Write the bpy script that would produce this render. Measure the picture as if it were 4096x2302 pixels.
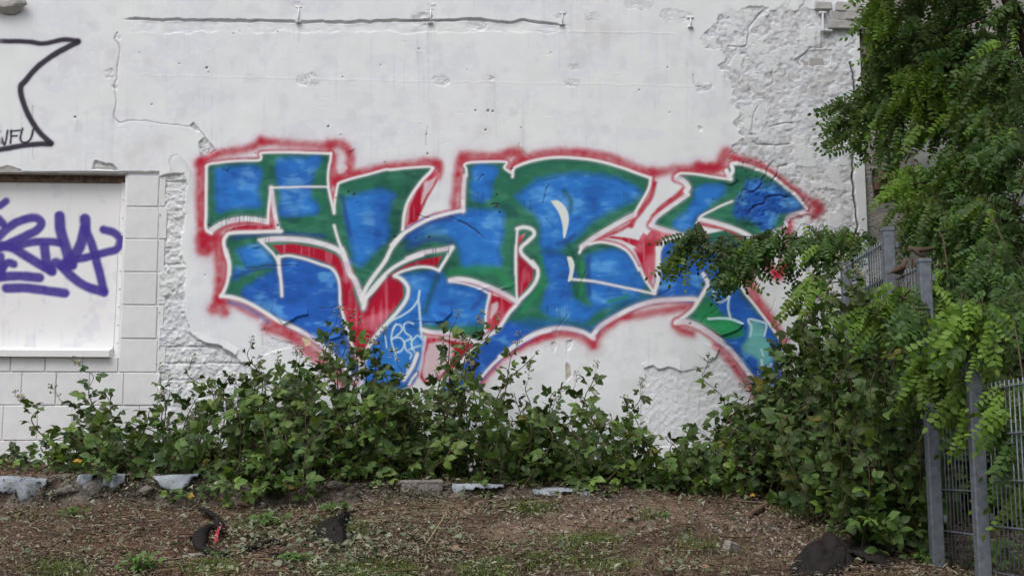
import bpy, bmesh, math, random
import numpy as np
from mathutils import Vector, Matrix, Euler

# ------------------------------------------------------------------ camera, sky, sun, exposure
scene = bpy.context.scene
for _o in list(bpy.data.objects):
    bpy.data.objects.remove(_o)
F_PX, YAW, HORIZON = 5100.0, math.radians(3.3), 1880.0
PITCH = math.atan((HORIZON - 1151.0) / F_PX)
EYE = np.array([0.0, 0.0, 1.5])
cam_data = bpy.data.cameras.new('camera')
cam = bpy.data.objects.new('camera', cam_data)
scene.collection.objects.link(cam)
cam_data.sensor_width = 36.0
cam_data.lens = 36.0 * F_PX / 4096.0
cam_data.clip_start = 0.05
cam_data.clip_end = 600.0
cam.location = EYE
cam.rotation_euler = (math.pi / 2 + PITCH, 0.0, -YAW)
scene.camera = cam

SUN_ELEV, SUN_AZ = math.radians(58), math.radians(215)   # azimuth clockwise from +Y
world = bpy.data.worlds.new('World')
scene.world = world
world.use_nodes = True
_nt = world.node_tree
_sky = _nt.nodes.new('ShaderNodeTexSky')
_sky.sky_type = 'NISHITA'
_sky.sun_disc = False
_sky.sun_elevation = SUN_ELEV
_sky.sun_rotation = SUN_AZ
_sky.air_density = 1.0
_sky.dust_density = 4.0
_sky.ozone_density = 1.0
_hs = _nt.nodes.new('ShaderNodeHueSaturation')           # a clouded sky is grey rather than blue
_hs.inputs['Saturation'].default_value = 0.5
_nt.links.new(_sky.outputs[0], _hs.inputs['Color'])
_nt.links.new(_hs.outputs[0], _nt.nodes['Background'].inputs['Color'])
_nt.nodes['Background'].inputs['Strength'].default_value = 0.13
sun_data = bpy.data.lights.new('sun', 'SUN')
sun_data.energy = 1.3
sun_data.angle = math.radians(35)
sun_data.color = (1.0, 0.985, 0.965)
sun = bpy.data.objects.new('sun', sun_data)
scene.collection.objects.link(sun)
_sd = Vector((math.sin(SUN_AZ) * math.cos(SUN_ELEV), math.cos(SUN_AZ) * math.cos(SUN_ELEV), math.sin(SUN_ELEV)))
sun.rotation_euler = _sd.to_track_quat('Z', 'Y').to_euler()
scene.view_settings.view_transform = 'Standard'
scene.view_settings.look = 'None'
scene.view_settings.gamma = 1.0
scene.view_settings.use_curve_mapping = False
scene.view_settings.exposure = 0.25
scene.render.engine = 'CYCLES'
scene.cycles.use_denoising = True
scene.cycles.max_bounces = 6
scene.cycles.diffuse_bounces = 3
scene.cycles.transparent_max_bounces = 8

# ------------------------------------------------------------------ measuring helpers (photo pixel <-> place)
_FW = np.array([math.sin(YAW) * math.cos(PITCH), math.cos(YAW) * math.cos(PITCH), math.sin(PITCH)])
_RT = np.array([math.cos(YAW), -math.sin(YAW), 0.0])
_UP = np.cross(_RT, _FW)
WALL_Y = 9.5


def at(px, py, y=WALL_Y):
    """The point of the plane at world depth y that the photograph shows at pixel (px, py)."""
    d = _FW + _RT * (px - 2048.0) / F_PX - _UP * (py - 1151.0) / F_PX
    return EYE + d * (y / d[1])


def pix(p):
    q = np.asarray(p, float) - EYE
    dep = q @ _FW
    return 2048.0 + F_PX * (q @ _RT) / dep, 1151.0 - F_PX * (q @ _UP) / dep


def sm(a, b, x):
    t = np.clip((x - a) / (b - a), 0, 1)
    return t * t * (3 - 2 * t)


def vnoise(shape, cell, seed):
    """Smooth value noise on a raster, cell in raster steps (a number or a pair)."""
    r = np.random.RandomState(seed)
    cy, cx = (cell if isinstance(cell, tuple) else (cell, cell))
    h, w = shape
    g = r.rand(int(h / cy) + 3, int(w / cx) + 3)
    yy = np.arange(h) / cy
    xx = np.arange(w) / cx
    y0 = yy.astype(int)
    x0 = xx.astype(int)
    fy = (yy - y0)[:, None]
    fx = (xx - x0)[None, :]
    fy = fy * fy * (3 - 2 * fy)
    fx = fx * fx * (3 - 2 * fx)
    a = g[y0][:, x0]
    b = g[y0][:, x0 + 1]
    c = g[y0 + 1][:, x0]
    d = g[y0 + 1][:, x0 + 1]
    return (a * (1 - fx) + b * fx) * (1 - fy) + (c * (1 - fx) + d * fx) * fy


def fbm(shape, cell, seed, octaves=4):
    out = np.zeros(shape)
    amp, tot = 1.0, 0.0
    for k in range(octaves):
        c = max(cell / 2 ** k, 1.0)
        out += amp * vnoise(shape, c, seed + 17 * k)
        tot += amp
        amp *= 0.5
    return out / tot


def lin(c):
    c = np.asarray(c, float) / 255.0
    return np.where(c <= 0.04045, c / 12.92, ((c + 0.055) / 1.055) ** 2.4)

# ------------------------------------------------------------------ the painted wall: sprayed colours and relief, traced in photo pixels
RX0, RY0, RS = -24.0, -24.0, 2.0
RW, RH = 1770, 990
_TILES = {'A': (740, 500, .41429), 'B': (740, 1000, .41429), 'C': (1400, 500, .41429), 'D': (1400, 1000, .41429),
          'E': (2000, 500, .41429), 'F': (2000, 1000, .41429), 'G': (2560, 500, .41429), 'H': (2560, 1000, .41429),
          'J': (2600, 0, .48335), 'K': (0, 0, .5303), 'L': (0, 600, .5303), 'M': (800, 0, .42702), 'N': (1800, 0, .42702),
          'S': (0, 0, 1.0)}


def pts(text):
    """'A 10,20 30,40 C 5,6' -> photo pixels; a letter names the traced patch of the photo."""
    out, t = [], _TILES['S']
    for w in text.split():
        if w in _TILES:
            t = _TILES[w]
        else:
            x, y = w.split(',')
            out.append((t[0] + float(x) * t[2], t[1] + float(y) * t[2]))
    return np.array(out)


def smooth_line(p, n=6):
    if len(p) < 3:
        return p
    q = np.vstack([2 * p[0] - p[1], p, 2 * p[-1] - p[-2]])
    out = []
    for i in range(1, len(q) - 2):
        for t in np.arange(n) / n:
            out.append(0.5 * (2 * q[i] + (q[i + 1] - q[i - 1]) * t + (2 * q[i - 1] - 5 * q[i] + 4 * q[i + 1] - q[i + 2]) * t ** 2
                              + (3 * q[i] - q[i - 1] - 3 * q[i + 1] + q[i + 2]) * t ** 3))
    out.append(q[-2])
    return np.array(out)


def rnoise(x, y, cx, cy, ang, seed):
    """Value noise drawn out along a slanted direction, like the passes of a spray can."""
    c, sn = math.cos(ang), math.sin(ang)
    u = (x * c + y * sn) / cx + 100
    v = (-x * sn + y * c) / cy + 300
    g = np.random.RandomState(seed).rand(1024, 1024)
    u0 = np.floor(u).astype(int)
    v0 = np.floor(v).astype(int)
    fu = u - u0
    fv = v - v0
    fu = fu * fu * (3 - 2 * fu)
    fv = fv * fv * (3 - 2 * fv)
    q = lambda i, j: g[(v0 + j) % 1024, (u0 + i) % 1024]
    return (q(0, 0) * (1 - fu) + q(1, 0) * fu) * (1 - fv) + (q(0, 1) * (1 - fu) + q(1, 1) * fu) * fv


class Raster:
    def __init__(self, x0, y0, step, w, h, seed):
        self.x0, self.y0, self.step, self.w, self.h = x0, y0, step, w, h
        self.X, self.Y = np.meshgrid(x0 + step * np.arange(w), y0 + step * np.arange(h))
        self.wx = (fbm((h, w), 16, seed, 4) - .5)
        self.wy = (fbm((h, w), 16, seed + 5, 4) - .5)
        self.soft = fbm((h, w), 10, seed + 9, 4)

    def box(self, p, m):
        a = int(np.clip((p[:, 0].min() - m - self.x0) / self.step, 0, self.w))
        b = int(np.clip((p[:, 0].max() + m - self.x0) / self.step + 1, 0, self.w))
        c = int(np.clip((p[:, 1].min() - m - self.y0) / self.step, 0, self.h))
        d = int(np.clip((p[:, 1].max() + m - self.y0) / self.step + 1, 0, self.h))
        return slice(c, d), slice(a, b)

    def dist(self, s, p, warp, reach):
        x = self.X[s] + warp * self.wx[s]
        y = self.Y[s] + warp * self.wy[s]
        best = np.full(x.shape, 1e9)
        ox, oy = self.x0 + self.step * s[1].start, self.y0 + self.step * s[0].start
        h, w = x.shape
        for i in range(len(p) - 1):
            ax, ay = p[i]
            cx, cy = p[i + 1]
            a0 = max(0, int((min(ax, cx) - reach - ox) / self.step))
            a1 = min(w, int((max(ax, cx) + reach - ox) / self.step) + 2)
            b0 = max(0, int((min(ay, cy) - reach - oy) / self.step))
            b1 = min(h, int((max(ay, cy) + reach - oy) / self.step) + 2)
            if a1 <= a0 or b1 <= b0:
                continue
            xs, ys = x[b0:b1, a0:a1], y[b0:b1, a0:a1]
            bx, by = cx - ax, cy - ay
            L = bx * bx + by * by + 1e-9
            t = np.clip(((xs - ax) * bx + (ys - ay) * by) / L, 0, 1)
            np.minimum(best[b0:b1, a0:a1], (xs - ax - t * bx) ** 2 + (ys - ay - t * by) ** 2, out=best[b0:b1, a0:a1])
        return np.sqrt(best)

    def inside(self, s, p, warp=0.0):
        x = self.X[s] + warp * self.wx[s]
        y = self.Y[s] + warp * self.wy[s]
        r = np.zeros(x.shape, bool)
        j = len(p) - 1
        for i in range(len(p)):
            xi, yi = p[i]
            xj, yj = p[j]
            if yi != yj:
                r ^= ((yi > y) != (yj > y)) & (x < (xj - xi) * (y - yi) / (yj - yi) + xi)
            j = i
        return r

    def stroke(self, p, width, soft, warp=0.0, curve=True):
        p = smooth_line(p) if curve else p
        m = width + soft + abs(warp)
        s = self.box(p, m)
        d = self.dist(s, p, warp, m)
        r = width / 2.0
        return s, sm(0, 1, np.clip((r + soft / 2 - d) / max(soft, .1), 0, 1))

    def poly(self, p, soft, warp=0.0, curve=False, grow=0.0):
        if curve:
            p = smooth_line(np.vstack([p, p[:1]]), 4)[:-1]
        s = self.box(p, soft + abs(warp) + grow)
        ins = self.inside(s, p, warp)
        d = self.dist(s, np.vstack([p, p[:1]]), warp, soft + abs(warp) + grow)
        sd = np.where(ins, -d, d)
        return s, sm(0, 1, np.clip((soft / 2 + grow - sd) / max(soft, .1), 0, 1))


def lay(C, s, a, col):
    a = a[..., None]
    C[s] = C[s] * (1 - a) + col * a


RED_HALO = """
A 62|120,372 160,350 300,285 500,245 650,212 740,160
A 60|735,150 850,165 1000,180 1200,195 1400,205
A 75|1400,185 1520,190 1590,270 1595,350 1555,430 1490,490
A 60|1440,300 1435,400 1425,500 1450,545
A 50|1450,555 1600,505 1780,460 C 0,470 200,430 450,385 640,365 750,350 845,370
C 55|840,370 860,430 850,490
A 72|150,360 145,600 155,850 165,1050 190,1180
A 130|175,1120 230,1130 185,1190
A 46|230,1080 290,1080 360,1005 480,962 650,952 780,968 830,970
A 82|330,1110 325,1300 345,1440 B 330,0 345,150 335,300 325,460
B 74|325,500 270,575 320,570 380,600 355,530
B 34|350,495 420,515 540,565 700,640
B 96|800,735 950,790 1080,860 1180,950 1290,1050 1400,1140 1520,1250
C 62|1085,310 1048,400 1030,600 1010,700 1005,780
C 80|1095,305 1200,305 1400,315 1500,285 1610,262 1640,320 1590,395
C 60|1660,350 1760,310 E 350,285 500,262 700,262 900,280 1100,325 1250,385 1400,445 1480,450
E 66|1470,470 1560,450 1700,430 1931,425 G 560,410 740,405
G 80|560,405 700,420 770,400 795,320 830,262
G 60|895,300 930,345
G 46|955,320 1100,350 1250,440 1400,550 1500,620 1600,700 1730,800 1680,880
G 80|1700,770 1740,800 1700,840
G 56|1445,940 1440,1100 1430,1200 1400,1380 H 1390,180 1330,245
H 74|1390,150 1335,235 1270,190 1200,110 1120,60
H 80|1060,80 1050,250 1080,370 1150,510 1250,655 1340,800 1390,880
F 58|1850,520 1700,565 1500,595 1350,625 1220,640
F 66|1230,610 1100,685 1000,765 935,835 905,915
F 52|900,915 800,855 700,815 550,815 400,845 280,890 150,955 50,1015
H 56|340,735 400,780 500,800
H 58|735,920 800,990 900,1110 1000,1240 1080,1345 1140,1430 1190,1510 1240,1600
D 54|1931,815 1750,865 1600,935 1480,1015
D 48|1420,1100 1340,1195 1260,1300
"""
BASE_FILL = [  # letter bodies
    "G 180,1130 330,1060 620,1060 900,1000 1090,1090 1060,1200 1000,1448 H 950,160 620,240 560,500 160,440 180,100",
    "A 205,390 480,350 735,325 745,275 1000,265 1400,280 1385,590 1440,860 1480,570 1600,525 1931,435 C 400,430 800,410 700,530 630,620 570,720 530,830 510,1040 620,985 780,905 950,855 1095,820 1100,500 1110,390 1300,360 1500,360 1500,420 1570,470 E 130,430 300,355 600,312 800,325 1000,360 1200,420 1450,510 1440,600 1390,700 1310,850 1050,1000 780,1190 960,1130 1100,1150 1220,1210 1340,1400 F 1400,280 1470,390 1500,400 1530,150 E 1520,1300 1550,1180 1620,1100 1780,1080 1450,975 1500,900 1810,670 G 460,610 350,495 550,475 870,525 840,440 890,370 1050,395 1200,450 1400,590 1610,800 1430,890 1400,960 1090,1090 880,990 590,910 550,950 620,1080 H 620,240 950,160 965,290 1100,520 1330,830 1350,1250 1160,1340 900,990 760,860 560,730 400,665 550,510 F 1900,490 1700,475 1350,530 1080,660 890,830 650,755 350,800 150,900 0,1020 D 1430,1050 1240,1260 1080,1360 900,1400 1030,1140 1240,900 1600,530 1560,460 1320,345 1180,295 1050,275 950,290 1100,320 1340,420 1310,720 1220,890 690,760 680,1000 600,1280 400,1400 160,1400 180,950 B 1600,870 1650,1000 1680,1090 1640,1280 1530,1130 1300,910 1060,760 760,590 480,460 360,430 405,320 425,200 395,0 A 395,1240 375,1130 400,1070 450,1040 930,1025 860,800 830,610 800,940 600,905 450,920 255,1040 205,1000",
]
RED_IN = """
A 26|840,1160 1050,1145 1300,1190 1480,1262 1530,1335 1600,1460 B 1600,150 1660,300 1620,380 1660,520 1640,680 1560,760 1520,600 1510,400 1490,260 1430,160 1300,95 1050,35 920,35
D 26|0,455 50,470 120,600 180,480 300,330 400,225 430,285 510,340 515,450 430,570 330,690 250,790 190,890 150,1000 60,1090 0,950 B 1560,720 1530,560 1640,640
C 16|400,1432 550,1345 720,1292 892,1262 830,1372 650,1350 500,1392
D 16|300,330 400,230 470,190 430,250 480,290 515,345 400,400
D 18|1620,-20 1640,40 1700,100 1775,180 1765,280 1700,370 1625,475 1612,200
E 14|170,1080 250,1040 215,1110 185,1170 195,1250 170,1400 160,1400
D 20|1365,430 1450,450 1600,530 1500,655 1430,745 1325,800 1340,620
D 30|740,835 900,850 1050,880 1195,912 1100,1015 1020,1115 960,1165 850,1260 740,1310 670,1230 700,1100
C 24|810,440 872,470 855,530 760,690 695,830 650,930 550,970 570,800 640,640 700,540
F 24|1285,-20 1350,120 1420,262 1460,318 1495,200 1512,-20
E 20|900,1100 1000,1085 1150,1105 1300,1170 1400,1300 1440,1460 1480,1460 1500,1250 1560,1130 1640,1040 1470,1000 1420,1060 1380,1040 1340,1110 1200,1080 1080,1070
A 16|850,830 845,960 780,975 600,965 470,985 400,1040 450,1035 860,1010 880,1000
"""
RED_SOFT = """
E 62|1490,560 1455,700 1375,810 1300,905 1265,975
E 66|1770,630 1680,705 1560,795 1490,875
E 40|940,1095 1100,1040 1250,965
G 34|600,960 700,980 850,1010 1000,1110
A 40|815,880 825,800 815,740
"""
BLUES = [  # colour key, softness, outline
    ("b", 26, "A 310,430 480,410 720,420 710,580 690,650 725,770 650,790 420,800 320,825 305,600"),
    ("b", 26, "A 890,335 1100,320 1285,312 1290,380 1225,480 1205,690 1270,760 1262,845 1100,865 920,860 935,700 900,500"),
    ("b", 30, "A 520,1210 640,1170 760,1190 860,1330 900,1448 B 900,140 620,150 520,220 480,270 500,180 A 620,1420 560,1300"),
    ("d", 26, "B 560,440 600,360 720,290 880,200 960,90 1100,85 1300,130 1420,200 1480,300 1490,520 1520,660 1560,830 1650,1090 1625,1230 1500,1090 1300,890 1060,745 980,700 800,590 620,490"),
    ("b", 30, "A 1550,740 1600,695 1780,665 1931,650 C 150,662 300,632 410,680 380,760 350,900 375,1050 300,1150 200,1250 90,1350 20,1300 -30,1340 A 1640,1270 1580,1000"),
    ("b", 22, "C 1190,430 1240,380 1320,400 1420,430 1370,560 1345,690 1280,722 1180,700"),
    ("b", 30, "C 560,1010 700,935 900,885 1100,835 1300,820 1450,830 1470,900 1462,1100 1430,1200 1440,1345 1250,1365 1100,1350 1060,1200 1010,1110 900,1040 740,1060 600,1130"),
    ("b", 34, "E 170,690 300,590 440,520 700,480 1000,500 1200,550 1335,640 1310,700 1100,805 950,885 830,965 750,1065 640,1130 560,1200 420,1180 400,1000 370,880 270,790"),
    ("b", 26, "E 410,1240 560,1250 650,1300 720,1448 F 720,250 670,300 690,450 860,560 1000,500 900,600 800,690 690,670 430,600 440,440 485,300 430,150"),
    ("b", 28, "F 850,70 1000,12 1180,20 1280,110 1350,250 1395,330 1300,470 1150,500 950,560 870,450 855,250"),
    ("t", 36, "F 100,720 300,670 600,690 900,730 1200,510 1400,440 1600,350 1720,470 1400,520 1050,675 890,825 650,752 350,795 200,885 40,960"),
    ("d", 34, "H 190,-60 400,-90 560,-100 760,-60 940,-40 960,160 800,300 600,300 550,480 200,430 165,300"),
    ("d", 30, "H 640,330 850,315 960,430 1100,600 1300,810 1360,1100 1350,1240 1160,1335 960,1040 800,900 760,860 950,830 1000,700 850,620 740,540"),
    ("b", 28, "G 540,640 640,590 790,592 800,660 700,740 600,850 560,900 540,1030 350,1000 340,920 450,850 520,740"),
    ("d", 26, "G 1040,540 1170,540 1185,600 1300,580 1450,665 1560,770 1470,830 1350,835 1300,930 1225,1045 1170,970 1050,890 930,880 940,740 1000,640"),
    ("b", 28, "D 500,240 700,225 860,210 940,300 1100,335 1300,385 1320,440 1300,620 1270,690 1050,712 700,710 690,800 680,1000 600,1270 450,1320 160,1400 180,1000 250,830 400,690 540,480 565,380 530,300"),
    ("d", 26, "D 1030,1150 1320,840 1500,700 1700,760 1800,800 1560,950 1400,1080 1240,1255 1100,1340 900,1390"),
    ("g", 30, "H 560,505 700,520 755,560 770,620 980,765 970,830 780,825 620,700 550,610"),
    ("l", 24, "H 1060,690 1140,690 1200,730 1190,830 1250,900 1260,1050 1160,1150 1130,1050 990,960 1040,850"),
]
BLUE_STROKES = """
n|A 52|480,1085 700,1062 1000,1050 1330,1072
n|C 80|530,1090 650,1005 800,930 970,905
p|C 60|560,1010 700,940 880,880 1080,835
n|C 70|560,1180 700,1120 850,1100 960,1130
t|C 60|640,1090 760,1020 900,980
k|D 70|850,240 790,400 720,600
n|A 46|1520,690 1560,900 1590,1050
k|E 60|620,640 680,720 680,830
k|E 70|60,770 120,820 150,870
k|E 54|640,1130 700,1240 660,1330
n|E 46|560,1150 640,1120 720,1060
k|C 70|1400,780 1480,790 1540,870
g|D 90|980,230 1200,180 1420,200 1540,330
g|F 60|380,60 410,200 400,350 300,480 220,580
g|F 50|1050,500 1150,470 1230,450
g|F 46|790,120 800,280 780,430
n|F 60|850,60 850,220 860,420
n|B 50|500,260 620,200 760,170 900,150
n|D 60|1180,560 1260,480 1300,400
p|B 44|420,500 560,540 700,610 800,690
n|F 50|250,440 170,520 90,620
"""
WHITE = """
26|A 205,402 250,375 480,347 700,340 735,310 745,270 1000,262 1200,268 1405,276
26|A 1408,276 1405,330 1390,400 1380,500 1385,590
32|A 207,400 205,600 203,850 203,1000 255,1045
58|A 250,1020 340,960 450,922 600,905 780,930
30|A 800,945 808,800 832,605
46|A 832,605 858,800 888,960 905,1020
18|A 830,605 1000,600 1200,595 1385,597
28|A 1385,600 1400,680 1440,850
26|A 1440,850 1448,720 1470,600 1490,560 1600,520 1750,480 1931,432 C 400,430 600,410 760,403 800,418
34|C 800,418 770,460 700,530 630,620 570,720 530,830 508,1010
28|A 1440,970 1470,1080 1512,1195
60|A 1512,1200 1560,1330 1590,1430 B 1640,290 1690,420 1722,510
50|B 1690,420 1722,500 1722,560
38|A 930,1025 700,1030 450,1040 398,1070 375,1130 395,1240 425,1330 428,1440
36|B 398,0 424,100 425,200 405,320 365,420 350,440
42|B 350,440 480,460 620,512 760,592 900,682 1000,722
46|B 1000,722 1150,800 1300,900 1430,1010 1530,1112 1640,1260
56|A 740,1115 850,1100 1000,1100 1150,1110 1300,1140 1450,1192 1530,1250
25|A 712,1108 780,1170 850,1240 895,1310
30|A 900,1270 905,1300 915,1440
32|B 905,60 905,150 920,250 930,350 935,440
28|A 900,1275 1000,1260 1150,1290 1300,1340 B 1420,180 1480,280 1495,400 1500,520 1530,640 1562,750
26|B 1562,750 1600,880 1650,1000 1690,1100
44|B 1710,480 1740,385 1800,285 1931,105 C 400,1190 500,1062
30|B 1735,475 1820,390 1931,255
40|D 135,540 165,440 270,310 400,182 550,97 700,42
46|C 550,1290 700,1232 850,1208 985,1183
34|C 990,1180 935,1280 860,1402
28|C 860,1402 770,1372 650,1372 500,1412 430,1452
40|D 432,250 480,268 530,310 562,380 540,480 470,580 380,680 280,790 190,910 150,1010
38|C 400,1160 500,1062 620,982 780,902 950,852 1095,822
46|C 1092,830 1095,650 1108,490
26|C 1125,490 1120,420 1105,385 1160,362 1300,355 1485,355 1512,372 1490,412 1545,455 1568,462
30|C 1570,500 1577,430 1622,395 1750,350 E 450,320 600,312 800,325 1000,360 1200,420 1350,475 1455,512
30|E 1455,512 1440,600 1390,700 1330,800 1300,860
54|E 1300,865 1200,912 1050,1000 900,1090 790,1175
30|E 790,1175 768,1230
26|E 860,1150 960,1130 1100,1150 1220,1210 1290,1300 1340,1400 F 1350,172 1400,280 1480,400
44|F 1490,405 1522,300 1532,150 1520,-20
40|E 1520,1448 1520,1300 1552,1180 1625,1100 1785,1075
50|E 1785,1075 1650,1030 1520,992 1455,968
46|E 1470,955 1500,900 1560,850 1700,752 1812,672
60|G 445,640 465,600 420,540 350,510
26|G 350,490 400,465 550,475 700,500 875,527
44|G 875,520 850,480 835,440
40|G 862,505 895,440 882,380 932,368
34|G 932,368 1050,395 1200,450 1300,510 1400,590 1500,670 1612,802
22|G 892,735 780,780 680,830 590,880 550,950
50|G 590,910 720,940 880,990 1000,1040 1095,1095
26|G 550,950 570,1010 640,1080
46|G 1590,835 1500,862 1430,895 1405,975
24|F 700,282 900,300 1200,360 1495,422
50|F 1900,490 1870,470 1700,475 1500,490 1350,530 1230,580 1080,662 960,742 888,830
46|F 905,850 800,790 650,755 500,757 350,802 250,852
28|F 260,850 150,905 50,985 -10,1025
30|D 1931,775 1800,812 1700,862 1560,952 1430,1052 1330,1152 1235,1265
24|D 1600,-40 1602,200 1612,480
24|E 150,1440 155,1200 168,1005
40|E 165,1000 230,985 312,1010 327,1060 270,1120 205,1182 210,1240 270,1300 340,1370 F 310,110 365,190 352,290 280,392 180,492
40|D 1600,535 1540,600 1480,690 1420,770 1320,835 1200,942 1100,1052 1020,1150 960,1220
50|D 965,290 1050,277 1180,297 1320,347 1450,402 1560,462 1618,505
18|D 960,300 1100,322 1250,370 1345,422
26|D 1350,420 1330,500 1310,620 1312,730
46|D 690,765 800,792 950,802 1100,842 1222,892
40|H 610,230 655,320 620,400 550,512 500,582 400,662 340,702
64|H 360,692 450,692 560,732 680,802 765,868
48|H 790,890 900,992 1000,1122 1100,1252 1170,1350
26|H 950,160 965,290 1000,390 1100,520 1200,650 1290,770 1345,850
22|A 1405,274 1410,276
40|D 650,1000 600,1130 520,1250
24|D 640,1190 600,1240 570,1300
"""
TAGS = """
24|D 672,395 660,480 670,570 680,700 692,830
20|D 660,475 600,562 500,632 400,682 330,750
18|D 445,712 410,780 400,870 428,970 445,1060
17|D 410,765 440,722 485,722 502,770 455,822 402,860
17|D 402,852 480,842 525,900 492,972 432,985
17|D 612,710 562,692 520,722 532,790 592,842 525,882
17|D 525,882 542,960 592,1002 580,1045
16|D 592,842 600,962
16|D 600,872 650,822 700,862
14|D 570,958 680,918
14|D 590,905 625,985
16|D 440,1200 490,1185 525,1215
16|D 562,1095 550,1200
14|D 340,820 355,940
22|H 710,400 715,450 760,500 820,482 865,440
22|H 865,440 850,540 872,655
24|H 660,662 800,655 900,670 992,708
22|H 1065,830 1075,740 1045,682 1062,665 1140,682 1218,716 1200,825
26|H 1172,1060 1182,1130
30|H 1265,1100 1230,1140
18|H 1170,960 1190,1020
"""
CRESCENTS = ["E 488,735 560,728 620,780 655,850 662,920 645,1020 622,1090 610,1060 605,980 585,890 548,810",
             "F 648,62 692,68 717,140 705,230 690,290 655,298 672,200"]
BLACK = """
34|K -10,310 200,315 330,330 480,300 590,310
40|K 590,318 500,362 400,420 290,500 190,610 155,660 170,760 220,880 300,1000 385,1080
38|K 385,1085 200,1095 0,1130 -30,1135
15|K 2,992 32,1095 58,985
15|K 85,985 80,1080
14|K 80,990 150,985
13|K 85,1027 130,1025
15|K 170,970 155,1050 185,1076 228,1052 252,975
"""


def traced(text, has_key=False):
    for ln in text.strip().splitlines():
        f = ln.split('|')
        key = f.pop(0) if has_key else None
        head = f[0].split()
        tile = head[0] + ' ' if len(head) == 2 else ''
        yield key, float(head[-1]), pts(tile + f[1])


def paint_wall():
    R = Raster(RX0, RY0, RS, RW, RH, 3)
    shp = (RH, RW)
    n1, n2, n3 = fbm(shp, 60, 41), fbm(shp, 9, 42), fbm(shp, 240, 43, 3)
    white = lin((213, 216, 221))
    C = np.zeros(shp + (3,)) + white
    C *= (0.95 + 0.05 * n1 + 0.05 * n3)[..., None]
    run = vnoise(shp, (170, 5), 44) * .6 + vnoise(shp, (90, 3), 45) * .4
    C *= (1 - .10 * sm(.58, .9, run) * sm(.3, .7, n1))[..., None] * np.array([.985, .99, 1.0])
    C *= (1 - .045 * (vnoise(shp, (70, 130), 46) > .55) * sm(.3, .5, n2))[..., None]
    C *= (1 - .07 * sm(.6, .75, fbm(shp, 34, 47, 4)))[..., None] ** np.array([.8, .95, 1.25])
    # faint older coats and yellowed areas
    C *= 1 - 0.05 * sm(.55, .7, n3)[..., None] * np.array([.3, .5, 1.0])
    k = .41429
    red, red2 = lin((168, 18, 46)), lin((134, 10, 34))
    green, lgreen, dgreen = lin((40, 102, 80)), lin((70, 136, 106)), lin((24, 68, 62))
    pal = {'b': lin((44, 114, 194)), 'd': lin((36, 92, 180)), 't': lin((34, 92, 140)), 'g': lin((40, 130, 82)),
           'l': lin((104, 172, 170)), 'n': lin((38, 66, 132)), 'p': lin((70, 72, 140)), 'k': lin((30, 76, 78))}
    bend = 90 * (fbm(shp, 120, 54, 2) - .5)
    streak = fbm(shp, 30, 51, 3) * .6 + .25 * rnoise(R.X + bend, R.Y + bend, 80, 17, .25, 52) + .15 * rnoise(R.X, R.Y + bend, 46, 9, -.15, 57)
    streak2 = vnoise(shp, (40, 5), 53)
    PAINTED = np.zeros(shp)
    G = np.zeros(shp)                       # where any letter paint lies
    for _, w, p in traced(RED_HALO):
        s, a = R.stroke(p, w * k * 1.32, 30, 10)
        a = a * (0.62 + 0.42 * R.soft[s]) * (.72 + .42 * n1[s])
        lay(C, s, np.clip(a, 0, .97), red)
        s, a = R.stroke(p, w * k * 1.5, 80, 6)                          # overspray mist
        lay(C, s, .30 * a * (0.4 + 1.0 * n2[s]), red)
        G[s] = np.maximum(G[s], a)
    for _, w, p in traced(WHITE):                                 # red pulled close along the outlines
        s, a = R.stroke(p, w * k + 17, 15, 5)
        lay(C, s, a * (.62 + .4 * R.soft[s]), red)
        G[s] = np.maximum(G[s], a)
    for t in BASE_FILL:
        s, a = R.poly(pts(t), 8, 0, False, 2)
        col = green + (lgreen - green) * (sm(.4, .75, streak[s]) * .55)[..., None] + (dgreen - green) * (sm(.5, .25, n1[s]) * .7)[..., None]
        lay(C, s, a, col)
        G[s] = np.maximum(G[s], a)
        PAINTED[s] = np.maximum(PAINTED[s], a)
    for key, soft, t in BLUES:
        s, a = R.poly(pts(t), soft * k * 2.6, 14, True, 6.5 if key in 'bd' else 2)
        col = pal[key]
        hi = lin((88, 154, 216)) if key in 'bd' else col * 1.35
        lo = lin((32, 76, 152)) if key in 'bd' else col * .7
        col = col + (hi - col) * (sm(.5, .75, streak[s]) * .8)[..., None] + (lo - col) * (sm(.46, .26, streak[s]) * .5 + sm(.5, .3, n1[s]) * .4)[..., None]
        lay(C, s, a * .97, col)
        if key in 'bd':                                           # murky overlap where blue met green
            q = smooth_line(np.vstack([pts(t), pts(t)[:1]]), 4)
            s, a = R.stroke(q, 12, 26, 16, False)
            lay(C, s, a * .34 * PAINTED[s] * (.4 + n1[s]), lin((24, 66, 96)))
    for key, w, p in traced(BLUE_STROKES, True):
        s, a = R.stroke(p, w * k * .8, w * k * .9, 6)
        lay(C, s, a * .72, pal[key])
    for _, soft, p in traced(RED_IN):
        s, a = R.poly(p, soft * k, 4)
        col = red + (lin((206, 120, 136)) - red) * (sm(.55, .85, streak2[s]) * .4 + sm(.55, .75, n1[s]) * .55)[..., None]
        col = col + (red2 - col) * (sm(.5, .25, n1[s]) * .5)[..., None]
        lay(C, s, a, col)
        G[s] = np.maximum(G[s], a)
    for t in ("C 720,560 800,520 830,500 800,590 740,680 690,760", "A 1470,400 1530,380 1560,420 1490,470", "D 1370,520 1420,500 1430,560 1350,660",
              "D 760,900 900,880 1000,960 940,1120 800,1260 700,1200", "E 1530,520 1640,560 1640,650 1500,790 1380,950 1290,1040 1180,1030 1330,900 1480,740"):
        s, a = R.poly(pts(t), 14, 10, True)
        lay(C, s, a * .62, white * .97)
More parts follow.
